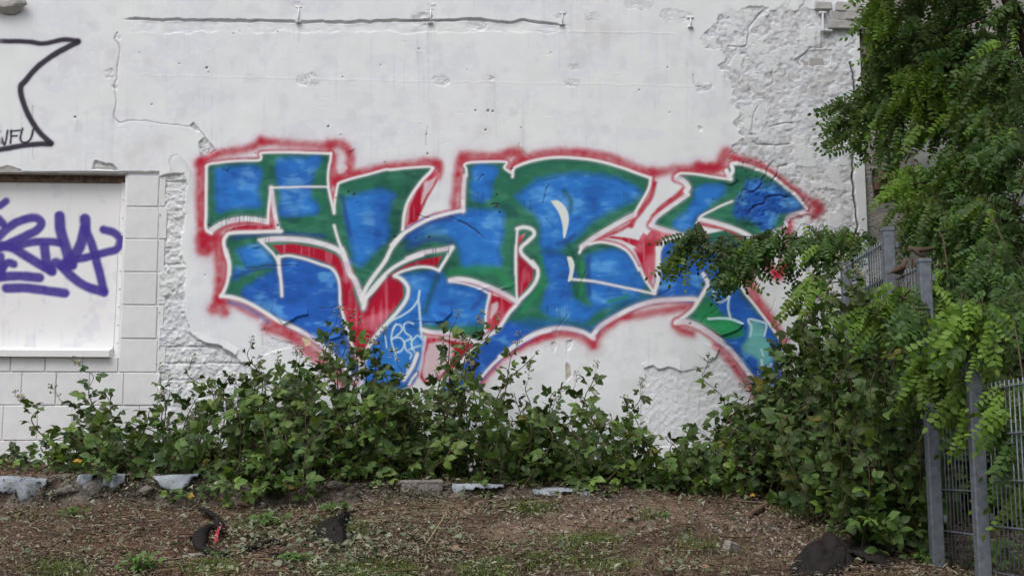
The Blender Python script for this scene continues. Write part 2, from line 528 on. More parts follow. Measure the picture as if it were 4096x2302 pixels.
    for _, w, p in traced(RED_SOFT):
        s, a = R.stroke(p, w * k * .8, 14, 5)
        lay(C, s, a * (.75 + .3 * R.soft[s]), red)
    for _, w, p in traced(WHITE):                                 # darker overspray where the outline met wet colour
        s, a = R.stroke(p, w * k + 26, 34, 6)
        lay(C, s, a * .22 * (PAINTED[s] > .5) * (.3 + n1[s]), lin((24, 48, 70)))
    wl = lin((222, 222, 226))
    for _, w, p in traced(WHITE):
        s, a = R.stroke(p, w * k * 1.5, 16, 2)                     # mist round the line
        lay(C, s, .16 * a, wl)
        s, a = R.stroke(p, w * k * .84, 7, 1.5)
        tint = lin((206, 192, 204)) if w > 44 else wl
        col = wl + (tint - wl) * (sm(.35, .7, streak[s]))[..., None]
        lay(C, s, a * .9, col)
        G[s] = np.maximum(G[s], a)
    for t in CRESCENTS:
        s, a = R.poly(pts(t), 6, 3, True)
        lay(C, s, a, lin((206, 212, 208)))
    for _, w, p in traced(TAGS):
        s, a = R.stroke(p, w * k * .95, 5, 1)
        lay(C, s, a * .82, lin((186, 212, 226)))
    # thin paint drips below the fills
    rr = random.Random(5)
    for t, n in (("A 250,880 760,860", 26), ("C 1200,640 1310,660", 9), ("C 1230,720 1310,740", 5), ("E 1190,640 1260,680", 7), ("F 440,540 640,560", 16),
                 ("C 700,1190 960,1180", 8), ("E 190,720 330,740", 7), ("A 560,1060 900,1060", 9), ("B 500,260 800,200", 8)):
        p = pts(t)
        for i in range(n):
            u = rr.random()
            q = p[0] + (p[1] - p[0]) * u
            L = rr.uniform(12, 46)
            s, a = R.stroke(np.array([q, q + (0.4, L)]), 2.2, 2.4, 0, False)
            lay(C, s, a * .55, lin((26, 72, 84)))
    for x, y, L in ((1190, 96, 90), (1722, 98, 120), (2250, 104, 80), (2762, 112, 100), (1965, 330, 60), (440, 300, 60), (2292, 345, 70)):   # rust and dirt runs below the irons
        for j in range(4):
            xx = x + rr.uniform(-14, 14)
            s, a = R.stroke(np.array([[xx, y], [xx + rr.uniform(-2, 2), y + L * rr.uniform(.4, 1)]]), 3, 7, 2, False)
            lay(C, s, a * .16, lin((150, 132, 112)))
    # black outline character with its small letters
    BK = np.zeros(shp)
    s, a = R.poly(pts("K 0,340 560,330 420,400 170,640 200,860 0,880"), 40, 20)
    lay(C, s, a * .5, lin((214, 218, 228)))
    for _, w, p in traced(BLACK):
        s, a = R.stroke(p, w * .5303 * 1.1, 9 if w > 20 else 4, 3)
        lay(C, s, a * .97, lin((40, 36, 48)))
        s, a2 = R.stroke(p, w * .5303 * 1.6, 26, 3)
        lay(C, s, a2 * .13, lin((46, 42, 56)))
        BK[s] = np.maximum(BK[s], a2)

    # ---------------- relief, in millimetres towards the viewer
    H = (n1 - .5) * 5 + (n3 - .5) * 10 + (fbm(shp, 22, 61, 4) - .5) * 1.2
    ROUGH = np.zeros(shp) + .16
    fine = fbm(shp, 7, 62, 3) - .5
    mid = fbm(shp, 22, 63, 4) - .5
    chunk = fbm(shp, 24, 64, 5)
    RECESS_DARK = np.zeros(shp)  # dark colour laid into cracks, ledge groove and drill holes

    def peel(t, depth, rough, warp=26, keep=0.3):
        s, a = R.poly(pts(t), 3, warp)
        H[s] = H[s] * (1 - a * (1 - keep)) - a * depth + a * rough * (2.3 * fine[s] + .9 * mid[s])
        ROUGH[s] = np.maximum(ROUGH[s], a * min(1.0, .2 + rough / 10))
        return s, a

    # the big stripped area on the right with leftover islands of coat
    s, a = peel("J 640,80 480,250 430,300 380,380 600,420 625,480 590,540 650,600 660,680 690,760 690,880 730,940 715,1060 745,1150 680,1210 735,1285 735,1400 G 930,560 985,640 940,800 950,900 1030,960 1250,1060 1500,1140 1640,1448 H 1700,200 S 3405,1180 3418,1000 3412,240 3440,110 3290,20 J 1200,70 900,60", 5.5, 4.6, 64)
    isl = sm(.55, .56, chunk[s] + .25 * (n1[s] - .5)) * a
    H[s] += isl * 4.0 - isl * 4.5 * (2.3 * fine[s] + .9 * mid[s])
    isl2 = sm(.50, .51, chunk[s] + .25 * (n1[s] - .5)) * a * (1 - isl)
    H[s] += isl2 * 1.8
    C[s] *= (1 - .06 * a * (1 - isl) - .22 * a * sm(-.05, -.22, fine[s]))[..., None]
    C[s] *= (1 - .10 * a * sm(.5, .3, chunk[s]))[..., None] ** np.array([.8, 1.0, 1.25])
    # rough strip beside the block-work, down to the bare brick bottom left
    s, a = peel("S 634,700 740,690 752,720 738,800 742,860 728,950 722,1010 742,1080 742,1180 748,1280 B 60,830 180,890 330,930 420,962 485,1045 600,1110 720,1190 900,1330 760,1600 S 634,2000", 13, 8, 30, 0.2)
    br = sm(.40, .62, chunk[s])
    H[s] += a * (br - .5) * 9
    crs = (R.Y[s] + 10 * R.wx[s]) % 66.0
    H[s] -= a * 9 * sm(6, 2, np.minimum(crs, 66 - crs)) * sm(.35, .6, n1[s])
    ROUGH[s] = np.maximum(ROUGH[s], a)
    # block-work bed behind the laid blocks
    s, a = R.poly(pts("S -200,688 637,688 632,1440 634,2100 -200,2100"), 3, 3)
    H[s] = H[s] * (1 - a) + a * (-20 + 3 * mid[s])
    # smaller losses
    peel("K 1440,950 1470,930 1545,1035 1590,1080 1625,1140 1520,1215 1500,1080 1540,1040 1500,990", 11, 8, 14)
    peel("K 700,1280 715,1213 850,1243 895,1285", 14, 8, 10)
    peel("K 0,1262 60,1252 160,1280 150,1300 0,1300", 10, 8, 10)
    peel("F 1360,1460 1370,1360 1350,1280 1400,1250 1400,1140 1470,1110 1530,1150 1620,1125 1750,1170 H 640,1130 660,1075 720,1050 770,950 765,870 900,930 1100,1140 1400,1250 1450,1700 600,1900 0,1900", 4.5, 3.2, 12)
    peel("B 735,770 770,740 800,800 830,850 1040,900 1060,960 960,940 760,1010", 5, 3, 10)
    peel("F 490,900 530,880 545,930 520,1000", 5, 3, 6)
    peel("F 640,880 700,860 690,940 640,980 650,1080 680,1120 690,1210 640,1260 635,1120 655,1060", 5, 3, 6)
    peel("B 1125,830 1210,860 1205,905 1160,925", 4, 1, 4)
    s, a = R.poly(pts("B 1125,830 1210,860 1205,905 1160,925"), 4, 4)
    lay(C, s, a, lin((196, 178, 148)))
    s, a = R.poly(pts("F 640,1085 680,1120 692,1210 640,1260 632,1120"), 4, 5)
    lay(C, s, a, lin((176, 170, 160)))
    peel("G 560,10 600,25 600,60 570,55", 6, 2, 4)
    peel("G 885,200 970,180 1100,160 1200,150 1170,190 1000,220 950,290 890,260", 6, 5, 10)
    peel("G 1180,560 1240,540 1420,620 1530,720 1400,700 1250,640", 5, 6, 10)
    peel("G 1430,940 1600,850 1760,900 1900,1050 1640,1060 1560,1000", 5, 6, 14)
    peel("S 3180,240 3230,205 3330,200 3320,262 3190,262", 9, 2, 10)

    # lifted flakes: (outline, direction of the free lip, lift in mm)
    for t, dx, dy, lift in (("B 860,560 900,660 950,722 1020,692 1085,648 1190,620 1170,470 1000,500", .3, 1, 17),
                            ("B 1150,700 1230,850 1370,872 1520,830 1500,700 1300,640", 0, 1, 13),
                            ("D 760,560 830,702 900,690 985,600 968,510 860,480", .5, 1, 17),
                            ("H 560,640 640,740 750,812 790,830 950,770 1000,712 880,680 700,640", .2, 1, 13),
                            ("F 1360,1100 1400,1140 1470,1110 1530,1150 1620,1125 1750,1170 1740,1060 1500,1020", 0, 1, 8),
                            ("H 480,900 600,880 770,955 720,1050 660,1075 560,1010", 1, .8, 9),
                            ("B 30,780 180,892 330,930 480,1040 520,960 300,820", -.3, 1, 14),
                            ("G 690,540 880,580 940,540 920,400 820,420", 1, .6, 10),
                            ("G 1020,560 1080,650 1150,590 1180,560 1100,520", .2, 1, 9),
                            ("A 1560,60 1640,100 1640,230 1590,260 1560,180", -.5, 1, 8),
                            ("A 330,380 400,440 425,405 360,370", .2, 1, 9),
                            ("A 100,5 130,70 180,100 160,20", 0, 1, 6),
                            ("D 1220,400 1330,370 1400,340 1300,330", 0, 1, 7),
                            ("D 1450,380 1530,370 1610,325 1540,300", 0, 1, 9),
                            ("G 930,700 985,640 970,800 940,860", 1, .2, 7),
                            ("A 640,1140 650,1185 715,1185 720,1150", 0, 1, 8)):
        p = pts(t)
        s, a = R.poly(p, 2.5, 5)
        pr = p[:, 0] * dx + p[:, 1] * dy
        u = np.clip((R.X[s] * dx + R.Y[s] * dy - pr.min()) / (np.ptp(pr) + 1e-6), 0, 1)
        H[s] += a * lift * u ** 1.6
    # cracks and edges: width px, depth mm, dark painted in (shade and unpainted interior)
    for w, dep, crack_dark, t in ((7, 34, .9, "S 3404,250 3412,300 3421,420 3418,560 3411,700 3424,850 3431,905 3414,985 3424,1100"),
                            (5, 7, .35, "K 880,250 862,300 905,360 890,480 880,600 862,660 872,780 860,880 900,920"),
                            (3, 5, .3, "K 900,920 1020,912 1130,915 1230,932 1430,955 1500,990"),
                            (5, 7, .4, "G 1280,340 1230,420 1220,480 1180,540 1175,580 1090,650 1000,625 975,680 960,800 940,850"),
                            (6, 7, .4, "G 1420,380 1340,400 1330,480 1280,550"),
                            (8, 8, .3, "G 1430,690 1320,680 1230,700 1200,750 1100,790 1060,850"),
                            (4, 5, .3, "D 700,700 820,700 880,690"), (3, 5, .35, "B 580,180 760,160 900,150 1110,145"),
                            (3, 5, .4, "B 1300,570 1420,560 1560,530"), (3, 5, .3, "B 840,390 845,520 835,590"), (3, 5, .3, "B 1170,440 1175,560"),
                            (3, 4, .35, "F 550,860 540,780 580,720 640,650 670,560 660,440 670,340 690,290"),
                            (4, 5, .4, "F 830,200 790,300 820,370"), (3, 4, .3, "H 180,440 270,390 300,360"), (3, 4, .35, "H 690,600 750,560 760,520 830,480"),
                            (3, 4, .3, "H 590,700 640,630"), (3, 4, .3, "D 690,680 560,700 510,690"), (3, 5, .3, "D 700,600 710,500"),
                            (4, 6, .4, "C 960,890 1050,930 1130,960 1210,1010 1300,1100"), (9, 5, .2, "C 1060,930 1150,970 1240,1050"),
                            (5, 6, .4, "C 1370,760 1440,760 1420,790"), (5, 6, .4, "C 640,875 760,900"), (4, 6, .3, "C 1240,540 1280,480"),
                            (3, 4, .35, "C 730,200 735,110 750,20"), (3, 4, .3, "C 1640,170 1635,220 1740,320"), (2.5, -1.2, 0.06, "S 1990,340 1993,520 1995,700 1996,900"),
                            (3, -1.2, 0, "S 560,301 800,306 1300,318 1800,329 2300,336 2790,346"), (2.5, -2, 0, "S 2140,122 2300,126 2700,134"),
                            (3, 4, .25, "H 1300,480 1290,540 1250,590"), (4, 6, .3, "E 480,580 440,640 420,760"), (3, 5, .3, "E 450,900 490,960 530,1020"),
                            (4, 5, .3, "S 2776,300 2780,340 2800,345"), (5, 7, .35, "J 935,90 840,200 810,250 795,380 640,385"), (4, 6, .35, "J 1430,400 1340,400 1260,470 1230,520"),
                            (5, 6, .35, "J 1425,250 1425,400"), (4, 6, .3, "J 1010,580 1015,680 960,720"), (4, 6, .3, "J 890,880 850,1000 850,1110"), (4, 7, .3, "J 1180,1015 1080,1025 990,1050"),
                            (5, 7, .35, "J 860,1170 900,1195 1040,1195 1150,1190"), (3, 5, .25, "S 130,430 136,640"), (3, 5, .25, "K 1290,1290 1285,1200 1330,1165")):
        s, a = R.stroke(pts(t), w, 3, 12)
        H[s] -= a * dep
        RECESS_DARK[s] = np.maximum(RECESS_DARK[s], a * crack_dark)
    # ledge near the top: the upper wall oversails a ragged groove
    yl = np.interp(R.X, [400, 520, 1000, 1420, 1560, 1800, 1900, 2050, 2090, 2160, 2230, 2300], [74, 76, 83, 88, 80, 82, 74, 92, 78, 92, 96, 100]) + 12 * R.wx
    fade = sm(480, 560, R.X) * sm(2290, 2180, R.X)
    H += fade * 9 * sm(3, -3, R.Y - yl) * sm(-40, 40, R.Y + 60)
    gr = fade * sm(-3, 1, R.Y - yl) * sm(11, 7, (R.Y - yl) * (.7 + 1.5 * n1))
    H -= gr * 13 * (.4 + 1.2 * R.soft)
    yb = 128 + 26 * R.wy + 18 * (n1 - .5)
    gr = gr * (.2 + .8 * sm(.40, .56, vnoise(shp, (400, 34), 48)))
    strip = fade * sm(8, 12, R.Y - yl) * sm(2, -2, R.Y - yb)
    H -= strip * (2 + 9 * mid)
    RECESS_DARK = np.maximum(RECESS_DARK, gr * .42 * sm(.35, .65, n1))  # shadow under the ledge painted into the groove colour
    # scabs, patched holes and drill holes
    for x, y, r, d in ((440, 292, 30, 7), (1228, 316, 42, 6), (1762, 322, 34, 6), (2292, 330, 34, 6), (2290, 268, 26, 4), (2815, 345, 34, 6), (1965, 318, 17, 16),
                       (1190, 20, 24, 7), (1722, 28, 22, 7), (2246, 60, 26, 5), (2740, 70, 34, 5), (1902, 95, 46, 8), (1690, 75, 44, 8), (470, 150, 14, 9), (440, 280, 16, 9),
                       (2560, 10, 60, 3), (2370, 66, 36, 3), (2680, 60, 40, 4), (460, 345, 14, 8), (3320, 340, 24, 8)):
        s, a = R.stroke(np.array([[x - r * .4, y], [x + r * .4, y + 2.0]]), r * 1.1, 7, 24, False)
        H[s] += a * (d * (2.2 * mid[s] + 1.2 * fine[s]) - d * .4)
        ROUGH[s] = np.maximum(ROUGH[s], a * .8)
    rr = random.Random(8)
    holes = [(827, 270, 5), (1902, 443, 4), (1952, 443, 5), (1971, 446, 4), (300, 468, 5), (1942, 520, 4), (1710, 615, 4), (1581 * .414 + 740, 768, 4), (1417, 778, 4), (838, 902, 4),
             (1111, 902, 5), (1580, 947, 5), (1718, 950, 5), (2048, 675, 4), (2761, 1294, 4), (1312, 505, 5), (1988, 780, 4), (2000, 850, 4)]
    holes += [(rr.uniform(300, 3000), rr.uniform(110, 1300), rr.uniform(1.8, 3)) for _ in range(46)]
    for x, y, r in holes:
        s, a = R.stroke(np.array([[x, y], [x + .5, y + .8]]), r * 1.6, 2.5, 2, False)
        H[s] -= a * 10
        RECESS_DARK[s] = np.maximum(RECESS_DARK[s], a * .8)
    for i in range(46):                      # short scratches and hairline marks
        x, y = rr.uniform(300, 2900), rr.uniform(110, 620)
        th = rr.choice([0, 0, 1.57, rr.uniform(0, 3)])
        L = rr.uniform(10, 46)
        s, a = R.stroke(np.array([[x, y], [x + L * math.cos(th), y + L * math.sin(th)]]), 1.6, 2.2, 10, False)
        H[s] += a * rr.choice([-2.5, 2.0, -2.0])
    # pale splashes and grime low on the wall
    low = sm(1450, 1900, R.Y + 60 * (n1 - .5)) * sm(.3, .8, n2 * .5 + n1 * .5)
    C *= (1 - .09 * low)[..., None] ** np.array([.9, 1.0, 1.15])
    C = C * (1 - RECESS_DARK[..., None]) + lin((74, 66, 60)) * RECESS_DARK[..., None]
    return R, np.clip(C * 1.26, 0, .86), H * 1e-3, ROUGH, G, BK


def sample(R, img, px, py):
    fx = np.clip((px - R.x0) / R.step, 0, R.w - 1.001)
    fy = np.clip((py - R.y0) / R.step, 0, R.h - 1.001)
    x0 = fx.astype(int)
    y0 = fy.astype(int)
    u = fx - x0
    v = fy - y0
    if img.ndim == 3:
        u = u[:, None]
        v = v[:, None]
    return (img[y0, x0] * (1 - u) + img[y0, x0 + 1] * u) * (1 - v) + (img[y0 + 1, x0] * (1 - u) + img[y0 + 1, x0 + 1] * u) * v

# ------------------------------------------------------------------ scene helpers
COLL = scene.collection


def link(name, mesh, parent=None, m=None):
    o = bpy.data.objects.new(name, mesh)
    COLL.objects.link(o)
    if parent is not None:
        o.parent = parent
    if m is not None and mesh is not None and not mesh.materials:
        mesh.materials.append(m)
    return o


def tag(o, label=None, cat=None, group=None, kind=None):
    for k, v in (('label', label), ('category', cat), ('group', group), ('kind', kind)):
        if v:
            o[k] = v
    return o


def thing(name, label, cat, loc=(0, 0, 0), group=None):
    o = bpy.data.objects.new(name, None)
    o.empty_display_size = 0.1
    COLL.objects.link(o)
    o.location = loc
    return tag(o, label, cat, group)


def mesh_np(name, verts, faces, smooth=True, attrs=None, mats=None, mat_idx=None):
    """faces: int array (n,3) or (n,4), or a list of such arrays."""
    me = bpy.data.meshes.new(name)
    fl = faces if isinstance(faces, list) else [faces]
    fl = [np.asarray(f, np.int32) for f in fl if len(f)]
    verts = np.asarray(verts, np.float32)
    me.vertices.add(len(verts))
    me.vertices.foreach_set('co', verts.ravel())
    nl = sum(f.size for f in fl)
    nf = sum(len(f) for f in fl)
    me.loops.add(nl)
    me.polygons.add(nf)
    me.loops.foreach_set('vertex_index', np.concatenate([f.ravel() for f in fl]))
    tot = np.concatenate([np.full(len(f), f.shape[1], np.int32) for f in fl])
    me.polygons.foreach_set('loop_start', np.concatenate([[0], np.cumsum(tot)[:-1]]).astype(np.int32))
    me.polygons.foreach_set('use_smooth', np.full(nf, bool(smooth)))
    for m in mats or []:
        me.materials.append(m)
    if mat_idx is not None:
        me.polygons.foreach_set('material_index', np.asarray(mat_idx, np.int32))
    me.update(calc_edges=True)
    for k, v in (attrs or {}).items():
        v = np.asarray(v, np.float32)
        if v.ndim == 1:
            me.attributes.new(k, 'FLOAT', 'POINT').data.foreach_set('value', v)
        else:
            c = np.ones((len(v), 4), np.float32)
            c[:, :3] = v
            me.attributes.new(k, 'FLOAT_COLOR', 'POINT').data.foreach_set('color', c.ravel())
    return me


class MB:
    """Collects simple shapes into one mesh."""

    def __init__(self):
        self.v, self.q, self.t, self.n = [], [], [], 0
        self.c = []

    def add(self, v, q=(), t=(), col=None):
        v = np.asarray(v, float).reshape(-1, 3)
        if len(q):
            self.q.append(np.asarray(q, int).reshape(-1, 4) + self.n)
        if len(t):
            self.t.append(np.asarray(t, int).reshape(-1, 3) + self.n)
        self.v.append(v)
        if col is not None:
            self.c.append(np.tile(np.asarray(col, float), (len(v), 1)))
        self.n += len(v)

    def box(self, lo, hi, bevel=0.0):
        lo, hi = np.asarray(lo, float), np.asarray(hi, float)
        if bevel <= 0:
            c = np.array([[x, y, z] for x in (lo[0], hi[0]) for y in (lo[1], hi[1]) for z in (lo[2], hi[2])])
            self.add(c, [[0, 1, 3, 2], [4, 6, 7, 5], [0, 4, 5, 1], [2, 3, 7, 6], [0, 2, 6, 4], [1, 5, 7, 3]])
            return
        b = bevel
        vs, idx = [], {}
        for i in (0, 1):
            for j in (0, 1):
                for k in (0, 1):
                    cor = np.array([(lo, hi)[i][0], (lo, hi)[j][1], (lo, hi)[k][2]])
                    sg = np.array([1 - 2 * i, 1 - 2 * j, 1 - 2 * k])
                    for ax in range(3):
                        off = b * sg.copy()
                        off[ax] = 0
                        idx[(i, j, k, ax)] = len(vs)
                        vs.append(cor + off)
        q, t = [], []
        for ax in range(3):
            for s_ in (0, 1):
                r = []
                for (a, c) in ((0, 0), (1, 0), (1, 1), (0, 1)):
                    key = [0, 0, 0]
                    o1, o2 = [m for m in range(3) if m != ax]
                    key[ax], key[o1], key[o2] = s_, a, c
                    r.append(idx[tuple(key) + (ax,)])
                q.append(r)
        for ax in range(3):
            o1, o2 = [m for m in range(3) if m != ax]
            for a in (0, 1):
                for c in (0, 1):
                    k0, k1 = [0, 0, 0], [0, 0, 0]
                    k0[o1] = k1[o1] = a
                    k0[o2] = k1[o2] = c
                    k1[ax] = 1
                    q.append([idx[tuple(k0) + (o1,)], idx[tuple(k1) + (o1,)], idx[tuple(k1) + (o2,)], idx[tuple(k0) + (o2,)]])
        for i in (0, 1):
            for j in (0, 1):
                for k in (0, 1):
                    t.append([idx[(i, j, k, 0)], idx[(i, j, k, 1)], idx[(i, j, k, 2)]])
        self.add(vs, q, t)

    def tube(self, p, r, n=6, cap=True, col=None):
        p = np.asarray(p, float)
        r = np.full(len(p), r) if np.isscalar(r) else np.asarray(r, float)
        tg = np.gradient(p, axis=0)
        tg /= np.linalg.norm(tg, axis=1)[:, None] + 1e-12
        ref = np.array([0, 0, 1.0]) if abs(tg[0][2]) < .8 else np.array([1.0, 0, 0])
        vs = []
        a = np.arange(n) * 2 * math.pi / n
        for i in range(len(p)):
            u = np.cross(tg[i], ref)
            u /= np.linalg.norm(u) + 1e-12
            w = np.cross(u, tg[i])
            ref = w if np.linalg.norm(w) > .1 else ref
            vs.append(p[i] + r[i] * (np.cos(a)[:, None] * u + np.sin(a)[:, None] * w))
        q = [[i * n + j, i * n + (j + 1) % n, (i + 1) * n + (j + 1) % n, (i + 1) * n + j] for i in range(len(p) - 1) for j in range(n)]
        t = []
        vs = np.vstack(vs)
        if cap:
            vs = np.vstack([vs, p[:1], p[-1:]])
            b = len(p) * n
            t = [[b, (j + 1) % n, j] for j in range(n)] + [[b + 1, (len(p) - 1) * n + j, (len(p) - 1) * n + (j + 1) % n] for j in range(n)]
        self.add(vs, q, t, col)

    def mesh(self, name, mats=None, smooth=True):
        v = np.vstack(self.v)
        f = []
        if self.q:
            f.append(np.vstack(self.q))
        if self.t:
            f.append(np.vstack(self.t))
        at_ = {'tint': np.vstack(self.c)} if self.c else None
        me = mesh_np(name, v, f, smooth, at_, mats)
        bm = bmesh.new()
        bm.from_mesh(me)
        bmesh.ops.recalc_face_normals(bm, faces=bm.faces)
        bm.to_mesh(me)
        bm.free()
        return me


def bez(p, n=14):
    """Smooth curve through control points."""
    p = np.asarray(p, float)
    k = max(2, int(math.ceil(n / max(1, len(p) - 1))))
    return smooth_line(p, k)


# ------------------------------------------------------------------ materials
def mat(name, col, rough=.8, var=.25, scale=12.0, bump=0.0, bscale=60.0, spec=.3, metal=0.0, attr=None, col2=None, detail=5.0, trans=0.0, bump_attr=None, bdist=.004, obj_var=0.0):
    m = bpy.data.materials.new(name)
    m.use_nodes = True
    nt = m.node_tree
    N, Lk = nt.nodes, nt.links
    b = N['Principled BSDF']
    b.inputs['Roughness'].default_value = rough
    b.inputs['Metallic'].default_value = metal
    b.inputs['Specular IOR Level'].default_value = spec
    tc = N.new('ShaderNodeTexCoord')
    no = N.new('ShaderNodeTexNoise')
    no.inputs['Scale'].default_value = scale
    no.inputs['Detail'].default_value = detail
    Lk.new(tc.outputs['Object'], no.inputs['Vector'])
    mr = N.new('ShaderNodeMapRange')
    mr.inputs['From Min'].default_value = .3
    mr.inputs['From Max'].default_value = .7
    Lk.new(no.outputs['Fac'], mr.inputs['Value'])
    mx = N.new('ShaderNodeMix')
    mx.data_type = 'RGBA'
    c = np.asarray(col, float)
    c2 = np.asarray(col2, float) if col2 is not None else c * (1 - var)
    Lk.new(mr.outputs[0], mx.inputs['Factor'])
    mx.inputs['A'].default_value = (*c, 1)
    mx.inputs['B'].default_value = (*c2, 1)
    out = mx.outputs['Result']
    if attr:
        an = N.new('ShaderNodeAttribute')
        an.attribute_name = attr
        mm = N.new('ShaderNodeMix')
        mm.data_type = 'RGBA'
        mm.blend_type = 'MULTIPLY'
        mm.inputs['Factor'].default_value = 1
        Lk.new(an.outputs['Color'], mm.inputs['A'])
        Lk.new(out, mm.inputs['B'])
        out = mm.outputs['Result']
    if obj_var > 0:
        oi = N.new('ShaderNodeObjectInfo')
        hv = N.new('ShaderNodeHueSaturation')
        r2 = N.new('ShaderNodeMapRange')
        r2.inputs['To Min'].default_value = 1 - obj_var
        r2.inputs['To Max'].default_value = 1 + obj_var
        Lk.new(oi.outputs['Random'], r2.inputs['Value'])
        Lk.new(r2.outputs[0], hv.inputs['Value'])
        Lk.new(out, hv.inputs['Color'])
        out = hv.outputs[0]
    Lk.new(out, b.inputs['Base Color'])
    if bump > 0:
        nb = N.new('ShaderNodeTexNoise')
        nb.inputs['Scale'].default_value = bscale
        nb.inputs['Detail'].default_value = 6
        Lk.new(tc.outputs['Object'], nb.inputs['Vector'])
        bu = N.new('ShaderNodeBump')
        bu.inputs['Strength'].default_value = bump
        bu.inputs['Distance'].default_value = bdist
        if bump_attr:
            ba = N.new('ShaderNodeAttribute')
            ba.attribute_name = bump_attr
            ml = N.new('ShaderNodeMath')
            ml.operation = 'MULTIPLY'
            ml.inputs[1].default_value = bump
            Lk.new(ba.outputs['Fac'], ml.inputs[0])
            Lk.new(ml.outputs[0], bu.inputs['Strength'])
        Lk.new(nb.outputs['Fac'], bu.inputs['Height'])
        Lk.new(bu.outputs[0], b.inputs['Normal'])
    if trans > 0:
        tr = N.new('ShaderNodeBsdfTranslucent')
        sc_ = N.new('ShaderNodeMix')
        sc_.data_type = 'RGBA'
        sc_.blend_type = 'MULTIPLY'
        sc_.inputs['Factor'].default_value = 1
        sc_.inputs['B'].default_value = (1.1, 1.2, .55, 1)
        Lk.new(out, sc_.inputs['A'])
        Lk.new(sc_.outputs['Result'], tr.inputs['Color'])
        ms = N.new('ShaderNodeMixShader')
        ms.inputs[0].default_value = trans
        Lk.new(b.outputs[0], ms.inputs[1])
        Lk.new(tr.outputs[0], ms.inputs[2])
        Lk.new(ms.outputs[0], N['Material Output'].inputs['Surface'])
    return m


